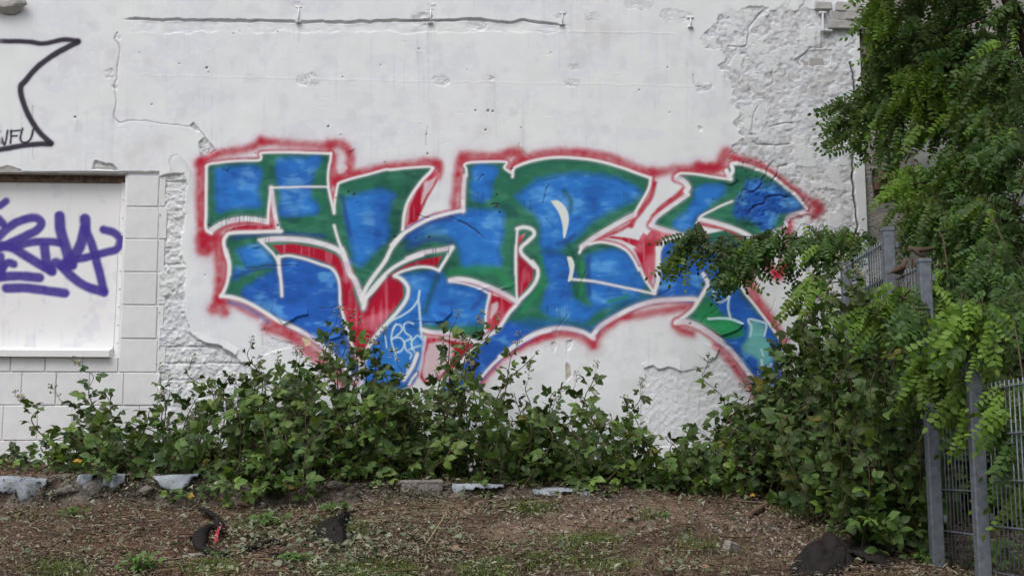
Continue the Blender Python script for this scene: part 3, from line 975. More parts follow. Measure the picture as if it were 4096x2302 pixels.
M = {
    'paint': mat('sprayed_plaster', (1, 1, 1), .8, .05, 5, 1.0, 170, .18, attr='paint', bump_attr='rough', bdist=.011),
    'block': mat('whitewashed_block', (.77, .775, .78), .8, .12, 9, .6, 120, .25, bdist=.003, obj_var=.03),
    'white_metal': mat('white_painted_metal', (.78, .785, .79), .45, .05, 4, .08, 40, .4),
    'panel': mat('white_painted_sheet', (1, 1, 1), .5, .04, 3, .08, 30, .4, attr='paint'),
    'rust': mat('rusty_lintel', (.26, .19, .14), .9, .7, 26, .8, 60, .2, col2=(.06, .045, .036)),
    'mortar': mat('mortar', (.5, .49, .47), .9, .3, 20, .6, 120, .1),
    'grey_render': mat('grey_render', (.38, .36, .33), .9, .3, 3.5, 1.0, 60, .15, col2=(.27, .255, .235), bdist=.012),
    'old_paint': mat('old_grey_green_paint', (.40, .42, .40), .7, .2, 6, .3, 60, .3),
    'brick': mat('weathered_brick', (.30, .15, .105), .9, .4, 14, .8, 70, .15, col2=(.26, .19, .14), obj_var=.25),
    'white_brick': mat('whitewashed_brick', (.74, .73, .71), .85, .16, 14, 1.0, 60, .15, obj_var=.08, bdist=.01),
    'galv': mat('galvanised_steel', (.20, .225, .26), .55, .25, 34, .12, 60, .5, metal=.3, col2=(.115, .13, .15)),
    'soil': mat('soil', (1.15, 1.13, 1.1), .95, .35, 14, 1.0, 45, .08, attr='paint', col2=(.72, .68, .66), bdist=.02),
    'litter': mat('plant_litter', (1.15, 1.15, 1.12), .9, .3, 40, 0, 1, .1, attr='tint'),
    'stone': mat('pale_stone', (.30, .27, .25), .9, .4, 9, 1.0, 30, .15, col2=(.19, .17, .155), bdist=.02, obj_var=.2),
    'concrete': mat('old_concrete', (.25, .225, .205), .95, .4, 8, 1.0, 24, .1, col2=(.13, .115, .105), bdist=.03),
    'felt': mat('grey_roofing_felt', (.33, .37, .40), .85, .25, 12, .7, 90, .2, col2=(.21, .235, .26)),
    'dark_cloth': mat('dark_ground_cloth', (.016, .015, .0145), .95, .3, 16, .4, 160, .06, col2=(.028, .024, .022)),
    'red_print': mat('red_printed_film', (.34, .015, .025), .55, .1, 30, .1, 40, .3, col2=(.22, .012, .02)),
    'white_print': mat('white_film', (.62, .62, .66), .5, .1, 30, 0, 1, .4),
    'blue_plastic': mat('blue_plastic', (.16, .36, .62), .5, .3, 14, .3, 30, .4, col2=(.42, .52, .6)),
    'wood': mat('dead_wood', (.17, .115, .075), .9, .5, 30, .8, 50, .15, col2=(.08, .055, .04)),
    'straw': mat('dry_stalk', (.36, .28, .16), .85, .4, 30, 0, 1, .2),
    'bark': mat('bark', (.045, .035, .028), .95, .5, 18, 1, 26, .1, bdist=.02),
    'cane': mat('bramble_cane', (.075, .075, .04), .7, .5, 12, 0, 1, .3, col2=(.09, .045, .03)),
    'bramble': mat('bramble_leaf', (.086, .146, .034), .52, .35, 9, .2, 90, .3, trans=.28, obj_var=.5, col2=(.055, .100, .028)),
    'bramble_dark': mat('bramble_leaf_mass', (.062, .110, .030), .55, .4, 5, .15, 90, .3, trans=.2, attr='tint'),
    'bramble_young': mat('bramble_leaf_young', (.15, .24, .045), .5, .3, 9, .15, 90, .4, trans=.3, obj_var=.2),
    'yellow_leaf': mat('yellowed_leaf', (.52, .26, .02), .6, .5, 30, 0, 1, .3, trans=.25, col2=(.30, .20, .03)),
    'robinia': mat('robinia_leaf', (.062, .126, .025), .55, .3, 7, 0, 1, .35, trans=.32, obj_var=.3, attr='tint'),
    'robinia_young': mat('robinia_leaf_young', (.15, .26, .03), .55, .3, 7, 0, 1, .35, trans=.35, obj_var=.18, attr='tint'),
    'grass': mat('grass_blade', (.10, .15, .045), .7, .4, 6, 0, 1, .3, trans=.25, attr='tint'),
    'weed': mat('weed_leaf', (.12, .22, .05), .6, .35, 20, 0, 1, .3, trans=.3, obj_var=.2),
    'petal': mat('pale_petal', (.72, .62, .64), .6, .15, 30, 0, 1, .3, trans=.25),
    'bud': mat('green_bud', (.27, .30, .17), .7, .3, 60, 0, 1, .3),
    'feather': mat('sparrow_feather', (.115, .098, .082), .85, .3, 60, .3, 120, .1, attr='tint', col2=(.075, .06, .05)),
    'beak': mat('beak', (.10, .08, .06), .5, .1, 10),
    'eye': mat('dark_eye', (.01, .008, .006), .15, .1, 10, spec=.6),
    'plaster_clean': mat('white_plaster', (.78, .785, .79), .7, .06, 3, .3, 90, .3),
    'pvc': mat('white_pipe', (.62, .62, .62), .5, .1, 8),
}

# ------------------------------------------------------------------ ground
KERB_Y = 8.30


def kerb_y(x):
    return KERB_Y + .05 * np.sin(2.1 * x + .6) + .03 * np.sin(5.3 * x)


def ground_z(x, y):
    x, y = np.asarray(x, float), np.asarray(y, float)
    low = np.interp(y, [-80, 0, 3, 5, 6, 7, 7.8, 8.3, 9.6, 80], [-.4, .1, .45, .86, 1.005, 1.125, 1.24, 1.315, 1.42, 1.6])
    low = low + np.interp(x, [-4, -1.5, .5, 2, 4], [-.035, -.02, .02, .0, -.06]) * sm(4, 6, y)
    top = np.interp(x, [-6, -3.3, -.3, 1.0, 2.0, 4], [1.49, 1.475, 1.41, 1.375, 1.33, 1.25]) + .068 * (y - 8.3)
    k = kerb_y(x)
    t = sm(-.10, .03, y - k) * sm(2.6, 1.6, x)
    z = low + np.maximum(top - low, 0) * t
    z = z + .018 * np.sin(3.1 * x + 1.7 * y) * np.sin(2.3 * y - 1.1 * x) + .010 * np.sin(9 * x + 4) * np.sin(8 * y + 2 * x)
    return z


def ground_at(px, py):
    """Where the sight line of a photo pixel meets the ground."""
    lo, hi = 3.0, 9.6
    ys = np.linspace(lo, hi, 900)
    P = np.array([at(px, py, y) for y in ys])
    g = P[:, 2] - ground_z(P[:, 0], P[:, 1])
    i = np.argmax(g < 0) if (g < 0).any() else len(ys) - 1
    p = P[i].copy()
    p[2] = ground_z(p[0], p[1])
    return p


def build_ground():
    xs = np.concatenate([[-120, -60, -30, -15, -9, -6.5], np.arange(-5.0, 4.6, .028), [5.5, 7, 10, 16, 30, 60, 120]])
    ys = np.concatenate([[-120, -60, -30, -12, -5, -2, 0, 1, 2, 3, 3.6, 4.2], np.arange(4.6, 9.75, .028), [10.5, 12, 16, 30, 60, 140]])
    X, Y = np.meshgrid(xs, ys)
    Z = ground_z(X, Y)
    r = np.random.RandomState(4)
    sh = X.shape
    near = sm(4.2, 5, Y) * sm(9.9, 9.6, Y) * sm(-5.4, -4.6, X) * sm(5, 4.4, X)
    n = fbm(sh, 14, 71, 4) - .5
    fine = fbm(sh, 4, 72, 3) - .5
    face = sm(-.20, -.05, Y - kerb_y(X)) * sm(.10, .02, Y - kerb_y(X)) * sm(1.6, .8, X)
    Z = Z + near * (.035 * n + .014 * fine + face * (.05 * n + .03 * fine))
    Yd = Y - near * face * .10 * (fbm(sh, 9, 73, 3) - .5)
    # soil colours: dark mulch, trodden tan earth, pale rubbly bank
    big = fbm(sh, 40, 74, 4)
    mulch = np.array([.105, .074, .056])
    tan = np.array([.205, .150, .105])
    rub = np.array([.175, .155, .140])
    px, py = pix(np.stack([X, Y, Z], -1).reshape(-1, 3))
    px, py = px.reshape(sh), py.reshape(sh)
    bare = np.zeros(sh)
    for cx, cy, rx, ry in ((2500, 2060, 420, 80), (2150, 2130, 260, 60), (3000, 2110, 260, 70), (3150, 2200, 170, 60), (1750, 2040, 180, 50), (2700, 2250, 300, 50), (2350, 2010, 200, 40)):
        bare = np.maximum(bare, sm(1.15, .55, np.hypot((px - cx) / rx, (py - cy) / ry) + .5 * (big - .5)))
    bare *= sm(.36, .6, fbm(sh, 18, 75, 4) * .7 + big * .4) * near
    C = mulch * (.75 + .6 * fbm(sh, 7, 76, 3))[..., None]
    C = C + (tan - C) * (bare * (.75 + .4 * n))[..., None].clip(0, 1)
    C = C + (rub - C) * (face * .85)[..., None]
    red = sm(.55, .7, fbm(sh, 26, 77, 3)) * sm(1500, 900, px) * near
    C = C * (1 + red[..., None] * np.array([.18, -.05, -.10]))
    far = 1 - near
    C = C + (np.array([.10, .085, .06]) - C) * far[..., None]
    h, w = sh
    i = np.arange(h * w).reshape(h, w)
    q = np.stack([i[:-1, :-1], i[:-1, 1:], i[1:, 1:], i[1:, :-1]], -1).reshape(-1, 4)
    me = mesh_np('ground', np.stack([X, Yd, Z], -1).reshape(-1, 3), q, True, {'paint': C.reshape(-1, 3)}, [M['soil']])
    o = link('ground', me)
    tag(o, kind='structure', label='sloping bare earth and mulch rising to a low bank')
    return o


build_ground()

# ------------------------------------------------------------------ the white wall
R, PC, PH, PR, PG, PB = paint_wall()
X_JAMB = at(504, 727)[0]                 # right edge of the boarded opening
X_LEFT = at(-450, 1100)[0]               # its left edge, out of the picture
Z_HEAD = at(480, 694)[2]
Z_SILL = at(440, 1424)[2]
X_CORNER = at(3470, 950)[0]
wall = thing('painted_wall', 'long white rendered wall with peeling coat and blue graffiti lettering', 'wall', (0, WALL_Y, 1.2))


def to_wall(v):
    return np.asarray(v, float) - np.array([0, WALL_Y, 1.2])


def build_wall():
    step = .006
    x0, x1 = at(-20, 1100)[0], X_CORNER
    nx = int((x1 - x0) / step)
    xs = np.concatenate([[x0 - 3.0, x0 - 2, X_LEFT - .3, X_LEFT, x0 - .5, x0 - .25, x0 - .03], np.linspace(x0, x1, nx)])
    z0, z1 = 1.36, at(2000, -12)[2]
    nz = int((z1 - z0) / step)
    zs = np.concatenate([np.linspace(z0, z1, nz), [z1 + .3, z1 + .8, z1 + 1.5]])
    X, Z = np.meshgrid(xs, zs)
    P = np.stack([X.ravel(), np.full(X.size, WALL_Y), Z.ravel()], 1)
    px, py = pix(P)
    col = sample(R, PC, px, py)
    hgt = sample(R, PH, px, py)
    rgh = sample(R, PR, px, py)
    out_ = px < -20
    col[out_] = .76
    hgt[out_ & (py < 690)] = 0
    g = sample(R, PG, px, py)
    b = sample(R, PB, px, py)
    b[out_] = 0
    P[:, 1] -= hgt
    h, w = X.shape
    i = np.arange(h * w).reshape(h, w)
    q = np.stack([i[:-1, :-1], i[:-1, 1:], i[1:, 1:], i[1:, :-1]], -1).reshape(-1, 4)
    cx = P[q, 0].mean(1)
    cz = P[q, 2].mean(1)
    opening = (cx < X_JAMB) & (cx > X_LEFT) & (cz < Z_HEAD) & (cz > Z_SILL)
    q = q[~opening]
    gm = g[q].mean(1) > .42
    bm_ = (b[q].mean(1) > .30) & ~gm
    P = to_wall(P)

    def piece(name, sel, label=None):
        f = q[sel]
        u, inv = np.unique(f, return_inverse=True)
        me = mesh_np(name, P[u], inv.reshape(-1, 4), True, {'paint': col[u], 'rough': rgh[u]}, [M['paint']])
        o = link(name, me, wall)
        if label:
            o['label'] = label
        return o
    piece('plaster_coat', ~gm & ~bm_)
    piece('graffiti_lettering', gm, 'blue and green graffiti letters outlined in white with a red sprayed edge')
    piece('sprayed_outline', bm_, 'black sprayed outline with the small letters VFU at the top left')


build_wall()
_mb = MB()
_mb.box(to_wall((X_JAMB + .02, WALL_Y + .05, 1.0)), to_wall((X_CORNER - .02, WALL_Y + .36, at(2000, -12)[2] + 1.5)))
_mb.box(to_wall((at(-20, 1100)[0] - 3.0, WALL_Y + .05, Z_HEAD + .04)), to_wall((X_JAMB + .018, WALL_Y + .36, at(2000, -12)[2] + 1.5)))
_mb.box(to_wall((at(-20, 1100)[0] - 3.0, WALL_Y + .05, 1.0)), to_wall((X_JAMB + .018, WALL_Y + .36, Z_SILL - .01)))
_mb.box(to_wall((X_LEFT - 2.4, WALL_Y + .05, Z_SILL - .012)), to_wall((X_LEFT - .002, WALL_Y + .36, Z_HEAD + .042)))
link('wall_core', _mb.mesh('wall_core', [M['plaster_clean']], False), wall)


# laid concrete blocks round the opening, each one a piece
def block_mesh(w, h, seed):
    m = MB()
    m.box((-w / 2, -.012, -h / 2), (w / 2, .06, h / 2), .004)
    me = m.mesh('block', [M['block']], False)
    return me


_bm = {}


def put_block(xa, xb, za, zb):
    w, h = xb - xa - .007, zb - za - .008
    if w < .02 or h < .02:
        return
    key = (round(w, 2), round(h, 2))
    if key not in _bm:
        _bm[key] = block_mesh(w, h, len(_bm))
    o = link('concrete_block', _bm[key], wall)
    j = RND.uniform(-.002, .002)
    o.location = to_wall(((xa + xb) / 2, WALL_Y + .010 + .012 + j, (za + zb) / 2))
    o.rotation_euler = (RND.uniform(-.010, .010), RND.uniform(-.004, .004), RND.uniform(-.012, .012))


RND = random.Random(12)
_courses = [at(560, y)[2] for y in (700, 825, 954, 1086, 1218, 1353, 1488)]
_xj = [at(632, 825)[0], at(631, 954)[0], at(628, 1086)[0], at(626, 1218)[0], at(624, 1353)[0], at(628, 1420)[0]]
for k in range(6):
    put_block(X_JAMB + .002, _xj[k], _courses[k + 1], _courses[k])
    put_block(_xj[k], _xj[k] + .052 + .012 * (k % 2), _courses[k + 1], _courses[k])
_rows = [(1424, 1487, (-410, -270, -125, 40, 180, 330, 470)), (1487, 1620, (-330, -190, -55, 84, 222, 355, 492, 632)),
         (1620, 1761, (-270, -130, 10, 148, 285, 420, 555, 634)), (1761, 1902, (-360, -220, -80, 58, 195, 330, 465, 600, 640))]
for ya, yb, xs_ in _rows:
    for a_, b_ in zip(xs_[:-1], xs_[1:]):
        if ya == 1424 and b_ > 472:
            continue
        put_block(at(a_, (ya + yb) / 2)[0], at(b_, (ya + yb) / 2)[0], at(300, yb)[2], at(300, ya)[2])

# boarded-up opening: sheet in a frame, lintel strip and projecting sill
win = link('boarded_window', None, wall)
win['label'] = 'white sheet-metal window panel with a purple sprayed tag'
TAG_P = """
46|0,420 45,385
52|-10,520 25,560
56|-10,650 100,560 200,520 270,512 312,552 280,602 200,645 100,692 -10,742
60|-10,715 100,742 200,800 300,862 395,915
52|100,735 250,695 380,690 450,702
62|335,730 352,850 385,905
70|450,500 456,600 492,720 535,850
64|420,850 480,868 545,868
70|642,520 640,600 592,750 520,855
56|640,590 690,700 732,850 782,1055
52|500,835 640,812 800,772 885,742 908,670 855,622 780,600
60|470,880 540,952 640,1022 785,1072
52|-10,960 20,890 60,850 105,860
60|-10,955 150,950 300,962
60|50,1042 200,1040 350,1060 492,1078
50|8,800 14,945
"""


def build_panel():
    xa, xb = at(-460, 1100)[0], X_JAMB + .004
    za, zb = Z_SILL - .01, Z_HEAD + .02
    yb = WALL_Y + .105
    step = .0065
    xs = np.linspace(xa, xb, int((xb - xa) / step))
    zs = np.linspace(za, zb, int((zb - za) / step))
    X, Z = np.meshgrid(xs, zs)
    P = np.stack([X.ravel(), np.full(X.size, yb), Z.ravel()], 1)
    px, py = pix(P)
    Q = Raster(-500, 640, 2.0, 560, 430, 21)
    C = np.zeros((430, 560, 3)) + lin((218, 219, 224)) * 1.26
    C *= (.95 + .06 * fbm((430, 560), 60, 22))[..., None]
    C *= (1 - .10 * sm(.6, .9, vnoise((430, 560), (120, 4), 23)) * sm(.3, .6, fbm((430, 560), 50, 24)))[..., None] ** np.array([.9, 1, 1.15])
    C *= (1 - .12 * sm(.56, .72, fbm((430, 560), 24, 25, 5)))[..., None] ** np.array([.9, 1, 1.1])
    ink = lin((58, 38, 146))
    for ln in TAG_P.strip().splitlines():
        w, p = ln.split('|')
        s, a = Q.stroke(pts('L ' + p), float(w) * .5303 * 1.2, 13, 4)
        lay(C, s, a * (.93 + .07 * Q.soft[s]), ink)
        s, a = Q.stroke(pts('L ' + p), float(w) * .5303 * 1.25, 30, 4)
        lay(C, s, a * .10, ink)
    col = sample(Q, np.clip(C, 0, .84), px, py)
    P[:, 1] -= .004 * np.sin(P[:, 0] * 2.3 + .4) * np.sin(P[:, 2] * 2.0) + .002
    h, w = X.shape
    i = np.arange(h * w).reshape(h, w)
    q = np.stack([i[:-1, :-1], i[:-1, 1:], i[1:, 1:], i[1:, :-1]], -1).reshape(-1, 4)
    link('sheet', mesh_np('sheet', to_wall(P), q, True, {'paint': col}, [M['panel']]), win)
    ms = MB()
    zt = Z_HEAD - .0
    for (x_a, x_b, z_a, z_b, pr) in ((xa, xa + .055, za + .052, zb, .020), (X_JAMB - .055, X_JAMB - .012, za, zb, .020), (X_JAMB - .080, X_JAMB - .062, za + .09, zb - .06, .007),
                                     (xa, X_JAMB - .056, za + .012, za + .050, .018), (xa, X_JAMB - .056, za + .066, za + .078, .007)):
        m_ = MB()
        m_.box(to_wall((x_a, yb - pr + .001, z_a)), to_wall((x_b, yb + .02, z_b)))
        gx, gz = np.meshgrid(np.linspace(x_a, x_b, max(3, int((x_b - x_a) / .007))), np.linspace(z_a, z_b, max(3, int((z_b - z_a) / .007))))
        GP = np.stack([gx.ravel(), np.full(gx.size, yb - pr), gz.ravel()], 1)
        gpx, gpy = pix(GP)
        gc = sample(Q, np.clip(C, 0, .84), gpx, gpy)
        gi = np.arange(gx.size).reshape(gx.shape) + m_.n
        gq = np.stack([gi[:-1, :-1], gi[:-1, 1:], gi[1:, 1:], gi[1:, :-1]], -1).reshape(-1, 4)
        bv_ = np.vstack(m_.v)
        cc_ = np.vstack([np.full((len(bv_), 3), .78), gc])
        link('frame', mesh_np('frame', np.vstack([bv_, to_wall(GP)]), [np.vstack(m_.q), gq], False, {'paint': cc_}, [M['panel']]), win)
    for k in range(9):
        m_ = MB()
        x = X_JAMB - .045 - .0 * k
        z = za + .12 + k * .135
        m_.tube([to_wall((X_JAMB - .034, yb - .019, z)), to_wall((X_JAMB - .034, yb - .024, z))], .006, 8)
        link('rivet', m_.mesh('rivet', [M['white_metal']]), win)
    m_ = MB()
    xr = at(441, 1405)[0]
    v = np.array([[0, -.030, .0], [0, -.030, .046], [0, -.022, .050], [0, .105, .078], [0, .105, -.0]])
    zb_ = at(300, 1427)[2]
    sec = lambda x: to_wall(np.array([[x, WALL_Y + p[1], zb_ + p[2]] for p in v]))
    m_.add(np.vstack([sec(xa), sec(xr)]), [[i, (i + 1) % 5, 5 + (i + 1) % 5, 5 + i] for i in range(5)], [[0, 1, 2], [0, 2, 3], [0, 3, 4], [5, 7, 6], [5, 8, 7], [5, 9, 8]])
    link('sill', m_.mesh('sill', [M['white_metal']], False), win)
    m_ = MB()
    m_.box(to_wall((xa, WALL_Y + .082, Z_HEAD - .052)), to_wall((X_JAMB - .001, WALL_Y + .12, Z_HEAD + .03)), .004)
    link('lintel', m_.mesh('lintel', [M['rust']], False), win)
    m_ = MB()
    m_.box(to_wall((xa, WALL_Y + .004, Z_HEAD + .0005)), to_wall((X_JAMB + .004, WALL_Y + .12, Z_HEAD + .05)))
    link('soffit', m_.mesh('soffit', [M['mortar']], False), win)
    m_ = MB()
    m_.box(to_wall((X_JAMB - .010, WALL_Y + .020, Z_SILL - .03)), to_wall((X_JAMB + .003, WALL_Y + .12, Z_HEAD + .01)))
    link('jamb', m_.mesh('jamb', [M['white_metal']], False), win)


build_panel()


# iron wall anchors under the ledge, a bent wire, a ragged lump at the top left
def anchor(px, py, h):
    m_ = MB()
    c = to_wall(at(px, py))
    s_ = 1 / 536.0
    m_.box((c[0] - 15 * s_, -.008, c[2] + (h - 8) * s_), (c[0] + 15 * s_, .01, c[2] + (h + 2) * s_), .004)
    m_.tube([(c[0], -.012, c[2] + (h - 8) * s_), (c[0] + .001, -.020, c[2])], .0045, 6)
    m_.box((c[0] - 12 * s_, -.020, c[2] - 5 * s_), (c[0] + 11 * s_, .01, c[2] + 2 * s_), .005)
    link('wall_anchor', m_.mesh('wall_anchor', [M['plaster_clean']]), wall)


for a_ in ((1194, 88, 66), (1722, 92, 62), (2248, 98, 52), (2762, 108, 44)):
    anchor(*a_)
m_ = MB()
m_.tube(bez([to_wall(at(x, y, WALL_Y - .03)) for x, y in ((681, 690), (683, 640), (705, 617), (735, 640), (762, 690), (742, 760), (722, 830), (700, 876))], 40), .0028, 5)
link('bent_wire', m_.mesh('bent_wire', [M['white_metal']]), wall)


def lump(name, c, r, seed, m, parent=None, n=2, jag=.28):
    bm = bmesh.new()
    bmesh.ops.create_icosphere(bm, subdivisions=n, radius=1.0)
    rr = np.random.RandomState(seed)
    pl = [(rr.randn(3), rr.uniform(.55, .9)) for _ in range(7)]
    for v in bm.verts:
        p = np.array(v.co)
        for nn, d in pl:
            nn = nn / np.linalg.norm(nn)
            t = p @ nn
            if t > d:
                p = p - nn * (t - d) * .9
        p = p * (1 + jag * .35 * math.sin(3 * p[0] + seed) * math.sin(4 * p[1] + 2 * seed) + rr.uniform(-.05, .05) * jag * 3)
        v.co = p * np.asarray(r)
    me = bpy.data.meshes.new(name)
    bm.to_mesh(me)
    bm.free()
    me.materials.append(m)
    o = link(name, me, parent)
    o.location = c
    return o


o = lump('broken_corner', to_wall(at(40, 20, WALL_Y - .03)), (.13, .06, .075), 5, M['mortar'], wall, 3, .4)

# whitewashed bricks laid bare at the top right
BRK = MB()
BRK.box((-.5, -.5, -.5), (.5, .5, .5), .04)


def brick(parent, org, px, py, w, h, m, proud=.02, seed=0, name='brick', base=WALL_Y):
    rr = random.Random(seed)
    me = _brick_mesh(m, seed % 4)
    o = link(name, me, parent)
    p = at(px, py, base)
    o.location = np.asarray(p) - org - np.array([0, proud * .5 - .02, 0])
    o.scale = (w / 536.0, .05 + proud, h / 536.0)
    o.rotation_euler = (rr.uniform(-.03, .03), rr.uniform(-.025, .025), rr.uniform(-.05, .05))
    return o


_brk = {}


def _brick_mesh(m, k):
    if (m.name, k) not in _brk:
        b = MB()
        b.box((-.5, -.5, -.5), (.5, .5, .5), .07)
        me = b.mesh('brick', [m], False)
        rr = random.Random(k + 40)
        for v in me.vertices:
            v.co.x += rr.uniform(-.03, .03)
            v.co.z += rr.uniform(-.06, .06)
            v.co.y += rr.uniform(-.05, .05)
        _brk[(m.name, k)] = me
    return _brk[(m.name, k)]


_ow = np.array([0, WALL_Y, 1.2])
for k, (x, y, w, h, pr) in enumerate(((3380, 32, 90, 40, .03), (3290, 26, 70, 34, .02), (3365, 66, 86, 42, .02), (3335, 66, 40, 40, .024), (3412, 66, 70, 40, .03), (3370, 102, 130, 36, .022),
                                      (3435, 98, 34, 42, .012), (3268, 246, 62, 34, -.012), (3212, 250, 44, 30, -.014),
                                      (3430, 28, 46, 34, .01))):
    brick(wall, _ow, x, y, w, h, M['white_brick'], pr, k)
m_ = MB()
p_ = to_wall(at(3468, 35, WALL_Y - .05))
m_.tube([p_ + np.array([0, .1, .10]), p_ + np.array([0, .0, .03]), p_ + np.array([.004, -.01, -.055])], [.036, .036, .030], 10)
link('pipe_stub', m_.mesh('pipe_stub', [M['pvc']]), wall)
# iron cramp beside those bricks
m_ = MB()
c_ = to_wall(at(3292, 85, WALL_Y - .02))
m_.box(c_ + np.array([-.008, -.014, -.07]), c_ + np.array([.006, .02, .075]), .004)
m_.box(c_ + np.array([-.03, -.012, .06]), c_ + np.array([.03, .02, .075]), .004)
m_.box(c_ + np.array([-.02, -.016, -.085]), c_ + np.array([.07, .02, -.074]), .004)
link('wall_anchor', m_.mesh('wall_anchor', [M['plaster_clean']], False), wall)

# ------------------------------------------------------------------ the unpainted neighbour wall on the right
GY = WALL_Y + .03
gwall = thing('grey_wall', 'unpainted grey rendered wall with bare bricks behind the leaves', 'wall', (X_CORNER + 1, GY, 1.2))
_og = np.array([X_CORNER + 1, GY, 1.2])
gwall['kind'] = 'thing'
wall['kind'] = 'thing'


def build_grey():
    xs = np.concatenate([np.arange(X_CORNER + .004, X_CORNER + 1.9, .012), [X_CORNER + 2.4, X_CORNER + 4, X_CORNER + 8]])
    zs = np.concatenate([np.arange(1.0, 5.3, .012), [5.8, 6.6]])
    X, Z = np.meshgrid(xs, zs)
    sh = X.shape
    n = fbm(sh, 18, 81, 4) - .5
    f = fbm(sh, 5, 82, 3) - .5
    Y = GY - .02 * n - .010 * f
    P = np.stack([X.ravel(), Y.ravel(), Z.ravel()], 1)
    px, py = pix(P)
    px, py = px.reshape(sh), py.reshape(sh)
    wob = 30 * n
    hole = np.zeros(sh)
    for a, b, c, d in ((3497, 686, 3592, 800), (3440, 128, 3800, 330)):
        hole = np.maximum(hole, ((px + wob > a) & (px + wob < b) & (py + wob > c) & (py + wob < d)) * 1.0) if False else np.maximum(hole, ((px + wob > a) & (px + wob < c) & (py + wob > b) & (py + wob < d)) * 1.0)
    Y = Y + .03 * hole
    i = np.arange(X.size).reshape(sh)
    q = np.stack([i[:-1, :-1], i[:-1, 1:], i[1:, 1:], i[1:, :-1]], -1).reshape(-1, 4)
    cxp, cyp = px.ravel()[q].mean(1), py.ravel()[q].mean(1) + 40 * n.ravel()[q].mean(1)
    old = (cxp + 60 * n.ravel()[q].mean(1) > 3655) & (cyp > 470) & (cyp < 1080)
    V = np.stack([X.ravel(), Y.ravel(), Z.ravel()], 1) - _og
    me = mesh_np('render_coat', V, q, True, None, [M['grey_render'], M['old_paint']], old.astype(int))
    link('render_coat', me, gwall)
    b = MB()
    b.box(np.array([X_CORNER + .004, GY + .06, 1.0]) - _og, np.array([X_CORNER + 8, GY + .4, 6.6]) - _og)
    link('wall_core', b.mesh('wall_core', [M['grey_render']], False), gwall)


build_grey()
k = 100
for x, y, w, h in ((3545, 700, 66, 34), (3520, 742, 46, 40), (3572, 740, 44, 40), (3552, 782, 60, 30)):
    brick(gwall, _og, x, y, w, h, M['brick'], .012, k, base=GY)
    k += 1
for row in range(4):
    yy = 150 + row * 39
    x = 3448 + (40 if row % 2 else 0)
    while x < 3800:
        w = 118
        if (k * 7919) % 10 < 7:
            brick(gwall, _og, x + w / 2, yy, w - 8, 32, M['brick'], .006 + .004 * (k % 3), k, base=GY)
        k += 1
        x += w
m_ = MB()
a_, b_ = at(3442, 128, GY) - _og, at(4096, 128, GY) - _og
m_.box((a_[0], -.035, a_[2] - .028), (b_[0] + 2, .03, a_[2] + .022), .006)
link('ledge', m_.mesh('ledge', [M['grey_render']], False), gwall)

# ------------------------------------------------------------------ stepped metal fence
FH = np.array([math.sin(YAW), math.cos(YAW), 0.0])
FR = np.array([math.cos(YAW), -math.sin(YAW), 0.0])
FX = 2.1


def fpt(d, off=0.0, z=0.0):
    p = FR * (FX + off) + FH * d
    return np.array([p[0], p[1], z])


def fz(d, py):
    q = fpt(d)
    return at(pix((q[0], q[1], 1.5))[0], py, q[1])[2]


fence = thing('metal_fence', 'galvanised double-wire fence stepping down the slope through the bushes', 'fence', fpt(6.4, 0, 1.0))
_of = fpt(6.4, 0, 1.0)
POSTS = [(7.92, 1052), (7.01, 912), (6.42, 1036), (5.80, 1268), (4.85, 1500)]
frm = np.stack([FR, FH, np.array([0, 0, 1.0])], 1)
for d, py in POSTS:
    zt = fz(d, py)
    b = fpt(d)
    zg = float(ground_z(b[0], b[1])) - .05
    m_ = MB()
    m_.box((-.030, -.030, zg), (.030, .030, zt - .004), .005)
    m_.v = [v @ frm.T + b - _of for v in m_.v]
    po = link('post', m_.mesh('post', [M['galv']], False), fence)
    m_ = MB()
    m_.box((-.033, -.033, zt - .022), (.033, .033, zt), .004)
    m_.v = [v @ frm.T + b - _of for v in m_.v]
    link('cap', m_.mesh('cap', [M['galv']], False), po)
    z = zt - .10
    while z > zg + .1:
        m_ = MB()
        m_.box((.0305, -.022, z - .017), (.052, .016, z + .017), .003)
        m_.v = [v @ frm.T + b - _of for v in m_.v]
        link('clip', m_.mesh('clip', [M['galv']], False), po)
        z -= .40
PANELS = [(0, 949, 7.01), (1, 1118, 7.01), (2, 1306, 6.3), (3, 1546, 5.5)]
for i, py, dref in PANELS:
    da, db = POSTS[i][0], POSTS[i + 1][0]
    zt = fz(dref, py)
    mid = fpt((da + db) / 2)
    zb = float(ground_z(mid[0], mid[1])) + .04
    m_ = MB()
    z = zt
    while z > zb:
        for o_ in (.032, .046):
            m_.tube([fpt(da - .02, o_, z) - _of, fpt(db + .02, o_, z) - _of], .0042, 5)
        z -= .20
    pn = link('wire_panel', m_.mesh('wire_panel', [M['galv']]), fence)
    m_ = MB()
    m_.tube([(0, 0, zb), (0, 0, zt + .03)], .0034, 5)
    bme = m_.mesh('bar', [M['galv']])
    d = da - .06
    while d > db + .04:
        bo = link('bar', bme, pn)
        bo.location = fpt(d, .039, 0) - _of
        d -= .05


